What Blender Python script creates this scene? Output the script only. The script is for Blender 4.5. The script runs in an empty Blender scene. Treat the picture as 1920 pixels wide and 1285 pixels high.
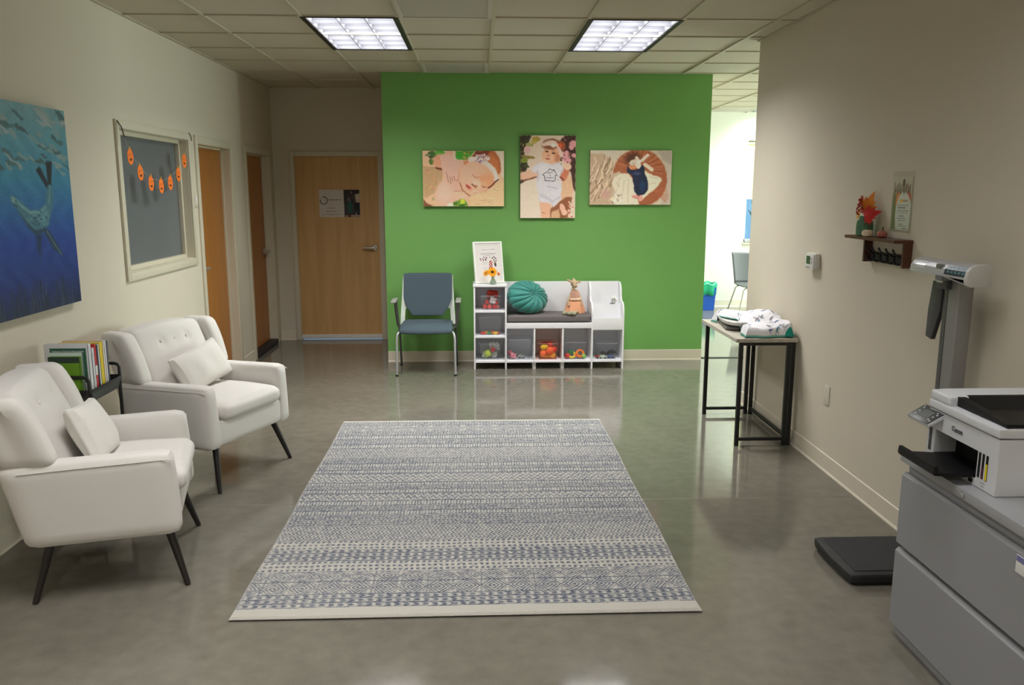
import bpy, bmesh, math, random
import numpy as np
from mathutils import Vector, Matrix, Euler, noise
random.seed(7); rng = np.random.RandomState(5)
S = bpy.context.scene
COL = S.collection
PI = math.pi

# ------------------------------------------------------------------ camera, world, exposure
cam_d = bpy.data.cameras.new('camera'); cam = bpy.data.objects.new('camera', cam_d); COL.objects.link(cam)
cam_d.sensor_width = 36.0; cam_d.lens = 36.0*1544.58/1920; cam_d.clip_start = 0.05; cam_d.clip_end = 80
r_ = Vector((0.99917, -0.04066, 0.00073)); u_ = Vector((0.00665, 0.18119, 0.98343)); f_ = Vector((0.04012, 0.98261, -0.18131))
cam.matrix_world = Matrix.Translation((0, 0, 1.6626)) @ Matrix((r_, u_, -f_)).transposed().to_4x4()
S.camera = cam
S.view_settings.view_transform = 'Standard'; S.view_settings.look = 'None'
S.view_settings.gamma = 1; S.view_settings.use_curve_mapping = False
S.view_settings.exposure = 0.0
S.cycles.max_bounces = 10; S.cycles.diffuse_bounces = 6; S.cycles.glossy_bounces = 4
S.cycles.transparent_max_bounces = 12; S.cycles.transmission_bounces = 6
S.cycles.caustics_reflective = False; S.cycles.caustics_refractive = False
S.cycles.sample_clamp_indirect = 4
w = bpy.data.worlds.new('sky'); S.world = w; w.use_nodes = True
bg = w.node_tree.nodes['Background']; bg.inputs[0].default_value = (0.36, 0.66, 1.0, 1); bg.inputs[1].default_value = 1.0

P_FIX = 74.0
P_REAR = 90.0         # fixtures behind the camera
P_FAR = 110.0          # fixtures in the bright area round the corner
P_DAY = 330.0         # daylight through the side windows of that area
LAMP_COL = (1.0, 0.985, 0.97)
DAY_COL = (0.86, 1.0, 0.92)

XL, XR, YG, YB, CZ, T = -2.229, 2.083, 8.012, 9.279, 2.74, 0.6096
GX, GY = 0.1074, 5.53          # ceiling grid origin
XGL, XGR, YEND, YFAR, XOUT, YREAR = -0.893, 2.221, 6.28, 11.80, 7.2, -3.0

# ------------------------------------------------------------------ materials
def lin(c):
    return tuple(((v/255.0)/12.92 if v/255.0 <= .04045 else ((v/255.0+.055)/1.055)**2.4) for v in c)
_m = {}
def mat(name, rgb, rough=.6, metal=0., bump=0., bscale=60., spec=.5, var=0., vscale=8., sheen=0., coat=0., bdet=3.):
    if name in _m: return _m[name]
    m = bpy.data.materials.new(name); m.use_nodes = True; nt = m.node_tree; N = nt.nodes; Lk = nt.links
    b = N['Principled BSDF']; c = lin(rgb)
    b.inputs['Base Color'].default_value = (*c, 1); b.inputs['Roughness'].default_value = rough
    b.inputs['Metallic'].default_value = metal; b.inputs['Specular IOR Level'].default_value = spec
    if sheen: b.inputs['Sheen Weight'].default_value = sheen
    if coat: b.inputs['Coat Weight'].default_value = coat; b.inputs['Coat Roughness'].default_value = .1
    tc = N.new('ShaderNodeTexCoord')
    if var or True:
        n = N.new('ShaderNodeTexNoise'); n.inputs['Scale'].default_value = vscale; n.inputs['Detail'].default_value = 4
        Lk.new(tc.outputs['Object'], n.inputs['Vector'])
        mx = N.new('ShaderNodeMix'); mx.data_type = 'RGBA'; v = max(var, .015)
        mx.inputs[6].default_value = (*[x*(1-v) for x in c], 1); mx.inputs[7].default_value = (*[min(1, x*(1+v)) for x in c], 1)
        Lk.new(n.outputs['Fac'], mx.inputs[0]); Lk.new(mx.outputs[2], b.inputs['Base Color'])
    if bump:
        n2 = N.new('ShaderNodeTexNoise'); n2.inputs['Scale'].default_value = bscale; n2.inputs['Detail'].default_value = bdet
        Lk.new(tc.outputs['Object'], n2.inputs['Vector'])
        bp = N.new('ShaderNodeBump'); bp.inputs['Strength'].default_value = bump; bp.inputs['Distance'].default_value = .004
        Lk.new(n2.outputs['Fac'], bp.inputs['Height']); Lk.new(bp.outputs[0], b.inputs['Normal'])
    _m[name] = m; return m
def mat_wood(name, c1, c2, rough=.45, scale=(40, 40, 2.2), spec=.4):
    if name in _m: return _m[name]
    m = bpy.data.materials.new(name); m.use_nodes = True; nt = m.node_tree; N = nt.nodes; Lk = nt.links
    b = N['Principled BSDF']; b.inputs['Roughness'].default_value = rough; b.inputs['Specular IOR Level'].default_value = spec
    tc = N.new('ShaderNodeTexCoord'); mp = N.new('ShaderNodeMapping'); mp.inputs['Scale'].default_value = scale
    n = N.new('ShaderNodeTexNoise'); n.inputs['Scale'].default_value = 1.0; n.inputs['Detail'].default_value = 6; n.inputs['Distortion'].default_value = .6
    r = N.new('ShaderNodeValToRGB'); r.color_ramp.elements[0].position = .3; r.color_ramp.elements[1].position = .7
    r.color_ramp.elements[0].color = (*lin(c1), 1); r.color_ramp.elements[1].color = (*lin(c2), 1)
    Lk.new(tc.outputs['Object'], mp.inputs['Vector']); Lk.new(mp.outputs[0], n.inputs['Vector']); Lk.new(n.outputs['Fac'], r.inputs[0]); Lk.new(r.outputs[0], b.inputs['Base Color'])
    _m[name] = m; return m
def mat_clear(name, rgb, amount=.8, rough=.05):
    if name in _m: return _m[name]
    m = bpy.data.materials.new(name); m.use_nodes = True; nt = m.node_tree; N = nt.nodes; Lk = nt.links
    out = N['Material Output']; b = N['Principled BSDF']; b.inputs['Base Color'].default_value = (*lin(rgb), 1); b.inputs['Roughness'].default_value = .5
    gl = N.new('ShaderNodeBsdfGlossy'); gl.inputs['Color'].default_value = (.9, .9, .9, 1); gl.inputs['Roughness'].default_value = rough
    m0 = N.new('ShaderNodeMixShader'); m0.inputs[0].default_value = 1-amount
    t = N.new('ShaderNodeBsdfTransparent'); t.inputs[0].default_value = (*lin(rgb), 1)
    lw = N.new('ShaderNodeLayerWeight'); lw.inputs[0].default_value = .5; pw = N.new('ShaderNodeMath'); pw.operation = 'POWER'; pw.inputs[1].default_value = 4.5; Lk.new(lw.outputs['Facing'], pw.inputs[0]); fr = N.new('ShaderNodeMath'); fr.operation = 'MULTIPLY_ADD'; fr.inputs[1].default_value = .35; fr.inputs[2].default_value = .04; Lk.new(pw.outputs[0], fr.inputs[0])
    Lk.new(t.outputs[0], m0.inputs[1]); Lk.new(b.outputs[0], m0.inputs[2])
    mx = N.new('ShaderNodeMixShader'); Lk.new(fr.outputs[0], mx.inputs[0]); Lk.new(m0.outputs[0], mx.inputs[1]); Lk.new(gl.outputs[0], mx.inputs[2])
    Lk.new(mx.outputs[0], out.inputs[0]); _m[name] = m; return m
def mat_emit(name, rgb, s):
    if name in _m: return _m[name]
    m = bpy.data.materials.new(name); m.use_nodes = True; N = m.node_tree.nodes; b = N['Principled BSDF']
    b.inputs['Base Color'].default_value = (.8, .8, .8, 1); b.inputs['Emission Color'].default_value = (*rgb, 1); b.inputs['Emission Strength'].default_value = s
    _m[name] = m; return m
def mat_paint(name, rough=.6, bump=0., bscale=400., gain=1.0, spec=.35):
    if name in _m: return _m[name]
    m = bpy.data.materials.new(name); m.use_nodes = True; nt = m.node_tree; N = nt.nodes; Lk = nt.links
    b = N['Principled BSDF']; b.inputs['Roughness'].default_value = rough; b.inputs['Specular IOR Level'].default_value = spec
    a = N.new('ShaderNodeAttribute'); a.attribute_name = 'Col'
    Lk.new(a.outputs['Color'], b.inputs['Base Color'])
    if bump:
        tc = N.new('ShaderNodeTexCoord'); n2 = N.new('ShaderNodeTexNoise'); n2.inputs['Scale'].default_value = bscale
        bp = N.new('ShaderNodeBump'); bp.inputs['Strength'].default_value = bump; bp.inputs['Distance'].default_value = .004
        Lk.new(tc.outputs['Object'], n2.inputs['Vector']); Lk.new(n2.outputs['Fac'], bp.inputs['Height']); Lk.new(bp.outputs[0], b.inputs['Normal'])
    _m[name] = m; return m

WALL = (206, 198, 180)
M_wall = mat('wall_paint', WALL, .75, bump=.08, bscale=250)
M_green = mat('green_paint', (112, 168, 88), .62, bump=.06, bscale=250)
M_trim = mat('trim_paint', (206, 200, 180), .4)
M_base = mat('baseboard_vinyl', (212, 203, 186), .45)
M_door = mat_wood('maple_door', (196, 156, 102), (212, 172, 116), .4, (18, 18, 1.2))
M_doorL = mat_wood('maple_door_left', (158, 102, 46), (172, 114, 54), .4, (18, 18, 1.2))
M_fabric = mat('white_linen', (216, 213, 208), .9, bump=.25, bscale=900, sheen=.2)
M_black = mat('black_metal', (22, 21, 22), .45)
M_leg = mat('dark_leg_wood', (28, 24, 24), .35)
M_white = mat('white_laminate', (236, 236, 240), .4)
M_chrome = mat('chrome', (200, 200, 200), .18, 1)
M_steel = mat('brushed_steel', (165, 160, 152), .32, 1)
M_silver = mat('silver_paint', (176, 178, 180), .38, .5)
M_blue = mat('blue_fabric', (70, 86, 96), .9, bump=.3, bscale=1200)
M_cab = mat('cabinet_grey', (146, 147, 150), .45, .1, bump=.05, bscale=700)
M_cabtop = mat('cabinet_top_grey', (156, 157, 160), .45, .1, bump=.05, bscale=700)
M_prt = mat('printer_shell', (208, 210, 214), .45, bump=.03, bscale=900)
M_blk = mat('black_plastic', (14, 14, 16), .45, spec=.25)
M_rub = mat('black_rubber', (30, 30, 32), .55, bump=.3, bscale=800)
M_glass = mat_clear('window_glass', (225, 240, 245), .95)
M_bin = mat_clear('clear_plastic', (246, 248, 250), .975, .08)
M_paper = mat('white_paper', (225, 225, 222), .7)
M_walnut = mat_wood('walnut', (66, 38, 24), (98, 58, 38), .45, (60, 4, 60))

# ------------------------------------------------------------------ mesh builder
class MB:
    def __init__(s): s.bm = bmesh.new()
    def _bev(s, geom_verts, bev, seg=2):
        if bev:
            es = list({e for v in geom_verts for e in v.link_edges})
            bmesh.ops.bevel(s.bm, geom=es, offset=bev, segments=seg, affect='EDGES', profile=.6)
    def box(s, x0, x1, y0, y1, z0, z1, bev=0, seg=2, M=None):
        g = bmesh.ops.create_cube(s.bm, size=1)['verts']
        for v in g: v.co = Vector(((x0+x1)/2+v.co.x*(x1-x0), (y0+y1)/2+v.co.y*(y1-y0), (z0+z1)/2+v.co.z*(z1-z0)))
        if M is not None:
            for v in g: v.co = M @ v.co
        s._bev(g, bev, seg); return s
    def prism(s, poly, plane, lo, hi, bev=0, seg=2, M=None):
        f = {'xy': lambda a, b, c: (a, b, c), 'xz': lambda a, b, c: (a, c, b), 'yz': lambda a, b, c: (c, a, b)}[plane]
        A = [s.bm.verts.new(f(a, b, lo)) for a, b in poly]; B = [s.bm.verts.new(f(a, b, hi)) for a, b in poly]
        n = len(poly); s.bm.faces.new(A); s.bm.faces.new(B[::-1])
        for i in range(n): s.bm.faces.new((A[(i+1) % n], A[i], B[i], B[(i+1) % n]))
        if M is not None:
            for v in A+B: v.co = M @ v.co
        s._bev(A+B, bev, seg); return s
    def tube(s, pts, r, n=10, closed=False):
        pts = [Vector(p) for p in pts]; R = r if isinstance(r, (list, tuple)) else [r]*len(pts)
        rings = []; up = None
        for i, p in enumerate(pts):
            a = pts[i-1] if i > 0 or closed else p; b = pts[(i+1) % len(pts)] if i < len(pts)-1 or closed else p
            d = (b-a).normalized()
            if up is None: up = Vector((0, 0, 1)) if abs(d.z) < .9 else Vector((1, 0, 0))
            x = up.cross(d).normalized(); y = d.cross(x).normalized(); up = y
            rings.append([s.bm.verts.new(p+(x*math.cos(2*PI*k/n)+y*math.sin(2*PI*k/n))*R[i]) for k in range(n)])
        m = len(rings)
        for i in range(m if closed else m-1):
            q = rings[(i+1) % m]
            for k in range(n): s.bm.faces.new((rings[i][k], rings[i][(k+1) % n], q[(k+1) % n], q[k]))
        if not closed: s.bm.faces.new(rings[0][::-1]); s.bm.faces.new(rings[-1])
        return s
    def lathe(s, prof, c=(0, 0, 0), n=24, M=None, fn=None):
        rings = []
        for r, z in prof:
            rings.append([s.bm.verts.new((r*math.cos(2*PI*k/n), r*math.sin(2*PI*k/n), z)) for k in range(n)] if r > 1e-6 else [s.bm.verts.new((0, 0, z))])
        for a, b in zip(rings, rings[1:]):
            for k in range(n):
                q = (k+1) % n
                if len(a) == 1 and len(b) == 1: continue
                if len(a) == 1: s.bm.faces.new((a[0], b[q], b[k]))
                elif len(b) == 1: s.bm.faces.new((a[k], a[q], b[0]))
                else: s.bm.faces.new((a[k], a[q], b[q], b[k]))
        for ring in rings:
            for v in ring:
                if fn: v.co = Vector(fn(v.co))
                v.co = (M @ v.co if M is not None else v.co)+Vector(c)
        return s
    def ell(s, c, r, n=16, M=None, fn=None):
        k = max(6, n//2)
        prof = [(math.sin(PI*i/k), -math.cos(PI*i/k)) for i in range(k+1)]; prof[0] = (0, -1); prof[-1] = (0, 1)
        def g(v):
            q = Vector((v.x*r[0], v.y*r[1], v.z*r[2])); return fn(q) if fn else q
        return s.lathe(prof, c, n, M, g)
    def pad(s, x0, x1, y0, y1, z0, z1, r=.03, puff=.01, cuts=9, fn=None, pz=1., pxy=0.):
        tb = bmesh.new(); bmesh.ops.create_cube(tb, size=2); bmesh.ops.subdivide_edges(tb, edges=tb.edges, cuts=cuts, use_grid_fill=True)
        h = Vector(((x1-x0)/2, (y1-y0)/2, (z1-z0)/2)); c = Vector(((x0+x1)/2, (y0+y1)/2, (z0+z1)/2)); mp = {}
        rr = min(r, min(h)*.999)
        for v in tb.verts:
            u = v.co.copy()
            # denser rows at the rim
            q = Vector([math.copysign(abs(t)**.8, t) for t in u])
            p = Vector((q.x*h.x, q.y*h.y, q.z*h.z))
            inn = Vector([max(-(h[i]-rr), min(h[i]-rr, p[i])) for i in range(3)])
            d = p-inn
            if d.length > 1e-9: p = inn+d.normalized()*rr
            fx, fy = max(0, 1-q.x*q.x), max(0, 1-q.y*q.y)
            p.z += q.z*puff*fx**.5*fy**.5*pz
            if pxy: p.x += math.copysign(pxy*fy*(1-q.z*q.z), q.x) if abs(q.x) > .99 else 0
            p = p+c
            if fn: p = Vector(fn(p))
            mp[v] = s.bm.verts.new(p)
        for f in tb.faces: s.bm.faces.new([mp[v] for v in f.verts])
        tb.free(); return s
    def grid(s, nu, nv, fn):
        vs = [[s.bm.verts.new(fn(i/nu, j/nv)) for i in range(nu+1)] for j in range(nv+1)]
        for j in range(nv):
            for i in range(nu): s.bm.faces.new((vs[j][i], vs[j][i+1], vs[j+1][i+1], vs[j+1][i]))
        return s
    def quad(s, *p):
        s.bm.faces.new([s.bm.verts.new(q) for q in p]); return s

def root_matrix(o):
    M = Matrix.Identity(4)
    while o is not None:
        M = (Matrix.Translation(o.location) @ o.rotation_euler.to_matrix().to_4x4()) @ M; o = o.parent
    return M
def tag(o, label=None, cat=None, group=None, kind=None):
    if label: o['label'] = label
    if cat: o['category'] = cat
    if group: o['group'] = group
    if kind: o['kind'] = kind
    return o
def thing(name, label, cat, loc, rz=0, group=None, kind=None):
    o = bpy.data.objects.new(name, None); COL.objects.link(o); o.location = loc; o.rotation_euler = (0, 0, rz)
    o.empty_display_size = .1
    return tag(o, label, cat, group, kind)
def obj(name, mb, m, parent=None, world=True, smooth=True, solid=0, sub=0, label=None, cat=None, group=None, kind=None, remesh=0, bevmod=0, sharp=35):
    bm = mb.bm; bmesh.ops.recalc_face_normals(bm, faces=bm.faces)
    loc = Vector((0, 0, 0))
    if parent is not None:
        if world: bm.transform(root_matrix(parent).inverted())
    elif world:
        xs = [v.co for v in bm.verts]
        loc = Vector(((min(v.x for v in xs)+max(v.x for v in xs))/2, (min(v.y for v in xs)+max(v.y for v in xs))/2, min(v.z for v in xs)))
        bm.transform(Matrix.Translation(-loc))
    if smooth:
        for f in bm.faces: f.smooth = True
        for e in bm.edges:
            if len(e.link_faces) == 2 and e.calc_face_angle(0) > math.radians(sharp): e.smooth = False
    me = bpy.data.meshes.new(name); bm.to_mesh(me); bm.free()
    me.materials.append(m)
    o = bpy.data.objects.new(name, me); COL.objects.link(o); o.location = loc
    if parent is not None: o.parent = parent
    if remesh:
        md = o.modifiers.new('r', 'REMESH'); md.mode = 'VOXEL'; md.voxel_size = remesh; md.use_smooth_shade = True
        sm = o.modifiers.new('s', 'SMOOTH'); sm.iterations = 4
    if solid:
        md = o.modifiers.new('s', 'SOLIDIFY'); md.thickness = solid; md.offset = 0
    if bevmod:
        md = o.modifiers.new('b', 'BEVEL'); md.width = bevmod; md.segments = 2; md.limit_method = 'ANGLE'
    if sub:
        md = o.modifiers.new('d', 'SUBSURF'); md.levels = sub; md.render_levels = sub
    return tag(o, label, cat, group, kind)
def struct(name, mb, m, parent=None, **k):
    o = obj(name, mb, m, parent, **k)
    if parent is None: o['kind'] = 'structure'
    return o
def text(name, s, size, M, m, parent, ext=.0004, align='CENTER', font_bold=0):
    c = bpy.data.curves.new(name, 'FONT'); c.body = s; c.size = size; c.align_x = align; c.align_y = 'CENTER'; c.extrude = ext; c.offset = font_bold
    t = bpy.data.objects.new(name, c); COL.objects.link(t)
    dg = bpy.context.evaluated_depsgraph_get(); me = bpy.data.meshes.new_from_object(t.evaluated_get(dg))
    bpy.data.objects.remove(t); me.transform(root_matrix(parent).inverted() @ M if parent is not None else M)
    me.materials.clear(); me.materials.append(m); o = bpy.data.objects.new(name, me); COL.objects.link(o)
    if parent is not None: o.parent = parent
    return o
def axes(o, x, y, z):   # matrix with given basis and origin
    return Matrix.Translation(o) @ Matrix((Vector(x), Vector(y), Vector(z))).transposed().to_4x4()

# ------------------------------------------------------------------ raster painting as vertex colours
class Art:
    def __init__(s, x0, y0, x1, y1, nx, bgc):
        s.b = (x0, y0, x1, y1); s.nx = nx; s.ny = int(round(nx*abs(y1-y0)/abs(x1-x0)))
        u = np.linspace(x0, x1, s.nx); v = np.linspace(y0, y1, s.ny); s.X, s.Y = np.meshgrid(u, v)
        s.C = np.empty((s.ny, s.nx, 3)); s.C[:] = bgc
        s.jx = s.jy = 0
    def warp(s, amp, sc):
        f = lambda a, b: np.sin(s.X/sc*a+b)*np.cos(s.Y/sc*b+a)
        s.jx = amp*(f(1.3, 2.1)+.5*f(3.1, 4.7)); s.jy = amp*(f(1.9, 1.1)+.5*f(4.3, 2.9)); return s
    def mix(s, a, c):
        s.C += a[..., None]*(np.array(c, float)-s.C); return s
    def E(s, cx, cy, rx, ry, c, rot=0, soft=.12):
        a = math.radians(rot); X = s.X+s.jx-cx; Y = s.Y+s.jy-cy
        x = X*math.cos(a)+Y*math.sin(a); y = -X*math.sin(a)+Y*math.cos(a)
        d = np.sqrt((x/rx)**2+(y/ry)**2); return s.mix(np.clip((1-d)/soft+.5, 0, 1), c)
    def P(s, pts, c, soft=0):
        X = s.X+s.jx; Y = s.Y+s.jy; ins = np.zeros(X.shape, bool); n = len(pts)
        for i in range(n):
            (x0, y0), (x1, y1) = pts[i], pts[i-1]
            if y0 == y1: continue
            k = ((y0 > Y) != (y1 > Y)) & (X < (x1-x0)*(Y-y0)/(y1-y0)+x0); ins ^= k
        a = ins.astype(float)
        for _ in range(1+soft):
            p = np.pad(a, 1, 'edge'); a = (p[1:-1, 1:-1]*2+p[:-2, 1:-1]+p[2:, 1:-1]+p[1:-1, :-2]+p[1:-1, 2:])/6
        return s.mix(a, c)
    def L(s, x0, y0, x1, y1, wd, c, a=1.):
        dx, dy = x1-x0, y1-y0; q = dx*dx+dy*dy+1e-12; X = s.X+s.jx; Y = s.Y+s.jy
        t = np.clip(((X-x0)*dx+(Y-y0)*dy)/q, 0, 1); d = np.hypot(X-x0-t*dx, Y-y0-t*dy)
        return s.mix(a*np.clip((wd/2-d)/(wd*.25)+.5, 0, 1), c)
    def PL(s, pts, wd, c, a=1.):
        for p, q in zip(pts, pts[1:]): s.L(*p, *q, wd, c, a)
        return s
    def noise(s, amp):
        n = rng.randn(s.ny//2+2, s.nx//2+2); n = np.kron(n, np.ones((2, 2)))[:s.ny, :s.nx]; s.C += (n*amp)[..., None]; return s
    def plane(s, name, O, U, V, m, parent, gain=1.0, hf=None, **k):
        """O origin for (x0,y0); U and V full vectors to the x1 and y1 sides"""
        O, U, V = np.array(O, float), np.array(U, float), np.array(V, float)
        a = np.linspace(0, 1, s.nx); b = np.linspace(0, 1, s.ny); A, B = np.meshgrid(a, b)
        co = O+A[..., None]*U+B[..., None]*V
        if hf is not None: co = hf(co, A, B)
        return raster_mesh(name, co, s.C*gain, m, parent, **k)
def raster_mesh(name, co, C, m, parent, **k):
    ny, nx = co.shape[:2]; idx = np.arange(nx*ny).reshape(ny, nx)
    F = np.stack([idx[:-1, :-1], idx[:-1, 1:], idx[1:, 1:], idx[1:, :-1]], -1).reshape(-1, 4)
    co = co.reshape(-1, 3)
    loc = np.zeros(3)
    if parent is not None:
        Mi = np.array(root_matrix(parent).inverted()); co = co@Mi[:3, :3].T+Mi[:3, 3]
    else:
        loc = np.array([(co[:, 0].min()+co[:, 0].max())/2, (co[:, 1].min()+co[:, 1].max())/2, co[:, 2].min()]); co = co-loc
    me = bpy.data.meshes.new(name); me.vertices.add(len(co)); me.vertices.foreach_set('co', co.ravel())
    me.loops.add(F.size); me.loops.foreach_set('vertex_index', F.ravel().astype(np.int32))
    me.polygons.add(len(F)); me.polygons.foreach_set('loop_start', np.arange(0, F.size, 4, dtype=np.int32)); me.polygons.foreach_set('loop_total', np.full(len(F), 4, np.int32))
    me.polygons.foreach_set('use_smooth', np.ones(len(F), bool))
    me.update(); me.validate()
    c = np.clip(C.reshape(-1, 3)/255., 0, 1); c = np.where(c <= .04045, c/12.92, ((c+.055)/1.055)**2.4)
    at = me.color_attributes.new('Col', 'FLOAT_COLOR', 'POINT')
    at.data.foreach_set('color', np.c_[c, np.ones(len(c))].astype(np.float32).ravel())
    me.materials.append(m); o = bpy.data.objects.new(name, me); COL.objects.link(o); o.location = loc
    if parent is not None: o.parent = parent
    if k.get('solid'):
        md = o.modifiers.new('s', 'SOLIDIFY'); md.thickness = k['solid']; md.offset = -1
    return tag(o, k.get('label'), k.get('cat'), k.get('group'), k.get('kind'))
#@@SHELL
# ================================================================== THE SETTING
def floor_material():
    m = bpy.data.materials.new('polished_concrete'); m.use_nodes = True; nt = m.node_tree; N = nt.nodes; Lk = nt.links
    b = N['Principled BSDF']; tc = N.new('ShaderNodeTexCoord')
    n1 = N.new('ShaderNodeTexNoise'); n1.inputs['Scale'].default_value = .9; n1.inputs['Detail'].default_value = 8; n1.inputs['Roughness'].default_value = .65; n1.inputs['Distortion'].default_value = .8
    n2 = N.new('ShaderNodeTexNoise'); n2.inputs['Scale'].default_value = 14; n2.inputs['Detail'].default_value = 6
    n3 = N.new('ShaderNodeTexNoise'); n3.inputs['Scale'].default_value = 240; n3.inputs['Detail'].default_value = 2
    for n in (n1, n2, n3): Lk.new(tc.outputs['Object'], n.inputs['Vector'])
    r1 = N.new('ShaderNodeValToRGB'); r1.color_ramp.elements[0].position = .3; r1.color_ramp.elements[1].position = .72
    r1.color_ramp.elements[0].color = (*lin((94, 89, 74)), 1); r1.color_ramp.elements[1].color = (*lin((113, 107, 91)), 1)
    Lk.new(n1.outputs['Fac'], r1.inputs[0])
    mx = N.new('ShaderNodeMix'); mx.data_type = 'RGBA'; mx.blend_type = 'OVERLAY'; mx.inputs[0].default_value = .28
    Lk.new(r1.outputs[0], mx.inputs[6]); Lk.new(n2.outputs['Fac'], mx.inputs[7])
    hs = N.new('ShaderNodeMix'); hs.data_type = 'RGBA'; hs.blend_type = 'MIX'; hs.inputs[0].default_value = .06
    Lk.new(mx.outputs[2], hs.inputs[6]); Lk.new(n3.outputs['Fac'], hs.inputs[7])
    bw = N.new('ShaderNodeHueSaturation'); bw.inputs['Saturation'].default_value = .8; Lk.new(hs.outputs[2], bw.inputs['Color'])
    Lk.new(bw.outputs[0], b.inputs['Base Color'])
    rr = N.new('ShaderNodeMapRange'); rr.inputs[3].default_value = .055; rr.inputs[4].default_value = .12
    Lk.new(n1.outputs['Fac'], rr.inputs[0]); Lk.new(rr.outputs[0], b.inputs['Roughness'])
    b.inputs['Specular IOR Level'].default_value = .42
    bp = N.new('ShaderNodeBump'); bp.inputs['Strength'].default_value = .006; bp.inputs['Distance'].default_value = .001
    Lk.new(n2.outputs['Fac'], bp.inputs['Height']); Lk.new(bp.outputs[0], b.inputs['Normal'])
    return m
M_floor = floor_material()
fl = MB().box(XL-.15, XOUT+.1, YREAR-.1, YFAR+.15, -.15, 0); floor = struct('floor', fl, M_floor)
struct('trim_1', MB().box(XL, XR, 4.243, 4.251, -.01, .0006), mat('joint_filler', (112, 105, 90), .5), smooth=False)
struct('trim_2', MB().box(XGR, XOUT, 8.055, 8.10, -.01, .006), mat('threshold_strip', (20, 22, 20), .6), smooth=False)

# ceiling: lay-in tiles with grid bars
xs = sorted({XL, XOUT} | {GX+i*T for i in range(-4, 13) if XL < GX+i*T < XOUT})
ys = sorted({YREAR, YFAR} | {GY+j*T for j in range(-15, 12) if YREAR < GY+j*T < YFAR})
FIX = [(-2, 0, P_FIX), (1, 0, P_FIX), (-2, -6, P_REAR*.58), (1, -6, P_REAR*.14), (-2, -12, P_REAR), (1, -12, P_REAR), (6, 4, P_FAR), (6, 8, P_FAR)]
holes = {(i, j+k) for i, j, _ in FIX for k in (0, 1)}
VENTS = [(-1, -1), (-1, 3), (5, 9)]
tl = MB()
for a, b in zip(xs, xs[1:]):
    for c, d in zip(ys, ys[1:]):
        ij = (math.floor(((a+b)/2-GX)/T), math.floor(((c+d)/2-GY)/T))
        if ij in holes: continue
        tl.box(a, b, c, d, CZ+.010, CZ+.03)
def tile_mat():
    m = mat('ceiling_tile', (196, 188, 168), .85); nt = m.node_tree; N = nt.nodes; Lk = nt.links; b = N['Principled BSDF']
    tc = N.new('ShaderNodeTexCoord'); v = N.new('ShaderNodeTexNoise'); v.inputs['Scale'].default_value = 130; v.inputs['Detail'].default_value = 5
    bp = N.new('ShaderNodeBump'); bp.inputs['Strength'].default_value = .35; bp.inputs['Distance'].default_value = .004
    Lk.new(tc.outputs['Object'], v.inputs['Vector']); Lk.new(v.outputs['Fac'], bp.inputs['Height']); Lk.new(bp.outputs[0], b.inputs['Normal']); return m
ceiling = struct('ceiling', tl, tile_mat(), smooth=False)
tb = MB()
for x in xs[1:-1]: tb.box(x-.012, x+.012, YREAR, YFAR, CZ, CZ+.011)
for y in ys[1:-1]: tb.box(XL, XOUT, y-.012, y+.012, CZ+.0015, CZ+.0105)
struct('grid_bars', tb, mat('grid_bar_paint', (186, 178, 156), .5), ceiling, smooth=False)
tb = MB()
for x in (XL+.01,): tb.box(XL, XL+.022, YREAR, YB, CZ-.001, CZ+.01)
tb.box(XR-.022, XR, YREAR, YEND, CZ-.001, CZ+.01)
struct('edge_bars', tb, mat('grid_bar_paint', (186, 178, 156)), ceiling, smooth=False)

# walls
def wall_left():
    mb = MB(); x0, x1 = XL-.12, XL
    def seg(y0, y1, z0=0, z1=CZ+.03): mb.box(x0, x1, y0, y1, z0, z1)
    seg(YREAR, 5.35); seg(5.35, 6.58, 0, 1.14); seg(5.35, 6.58, 2.045); seg(6.58, 6.806); seg(6.806, 7.66, 2.03); seg(7.66, 8.20)
    seg(8.20, 9.08, 2.03); seg(9.08, YB+.12)
    return mb
struct('wall_left', wall_left(), M_wall, smooth=False)
mb = MB(); mb.box(XL, -2.006, YB, YB+.12, 0, CZ+.03).box(-2.006, -1.092, YB, YB+.12, 2.034, CZ+.03).box(-1.092, XGL+.12, YB, YB+.12, 0, CZ+.03)
struct('wall_back', mb, M_wall, smooth=False)
struct('wall_green', MB().box(XGL, XGR, YG, YG+.12, 0, CZ+.03), M_green, smooth=False)
mb = MB().box(XGL, XGL+.12, YG+.12, YB+.12, 0, CZ+.03).box(XGR-.12, XGR, YG+.12, YFAR+.12, 0, CZ+.03)
struct('wall_partition', mb, M_wall, smooth=False)
mb = MB().box(XR, XR+.12, YREAR, YEND, 0, CZ+.03).box(XR+.12, XOUT+.1, YEND-.12, YEND, 0, CZ+.03)
struct('wall_right', mb, M_wall, smooth=False)
struct('wall_rear', MB().box(XL-.12, XR+.12, YREAR-.12, YREAR, 0, CZ+.03), M_wall, smooth=False)
WX0, WX1, WZ0, WZ1 = 3.82, 5.60, .93, 2.36
M_farwall = mat('far_wall_paint', (216, 218, 204), .75)
mb = MB().box(XGR, WX0, YFAR, YFAR+.16, 0, CZ+.03).box(WX0, WX1, YFAR, YFAR+.16, 0, WZ0).box(WX0, WX1, YFAR, YFAR+.16, WZ1, CZ+.03).box(WX1, XOUT+.1, YFAR, YFAR+.16, 0, CZ+.03)
struct('wall_far', mb, M_farwall, smooth=False)
mb = MB().box(XOUT, XOUT+.1, YEND, YFAR, 0, .9).box(XOUT, XOUT+.1, YEND, YFAR, 2.4, CZ+.03)
mb.box(XOUT, XOUT+.1, YEND, 7.2, .9, 2.4).box(XOUT, XOUT+.1, 11.0, YFAR, .9, 2.4)
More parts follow.
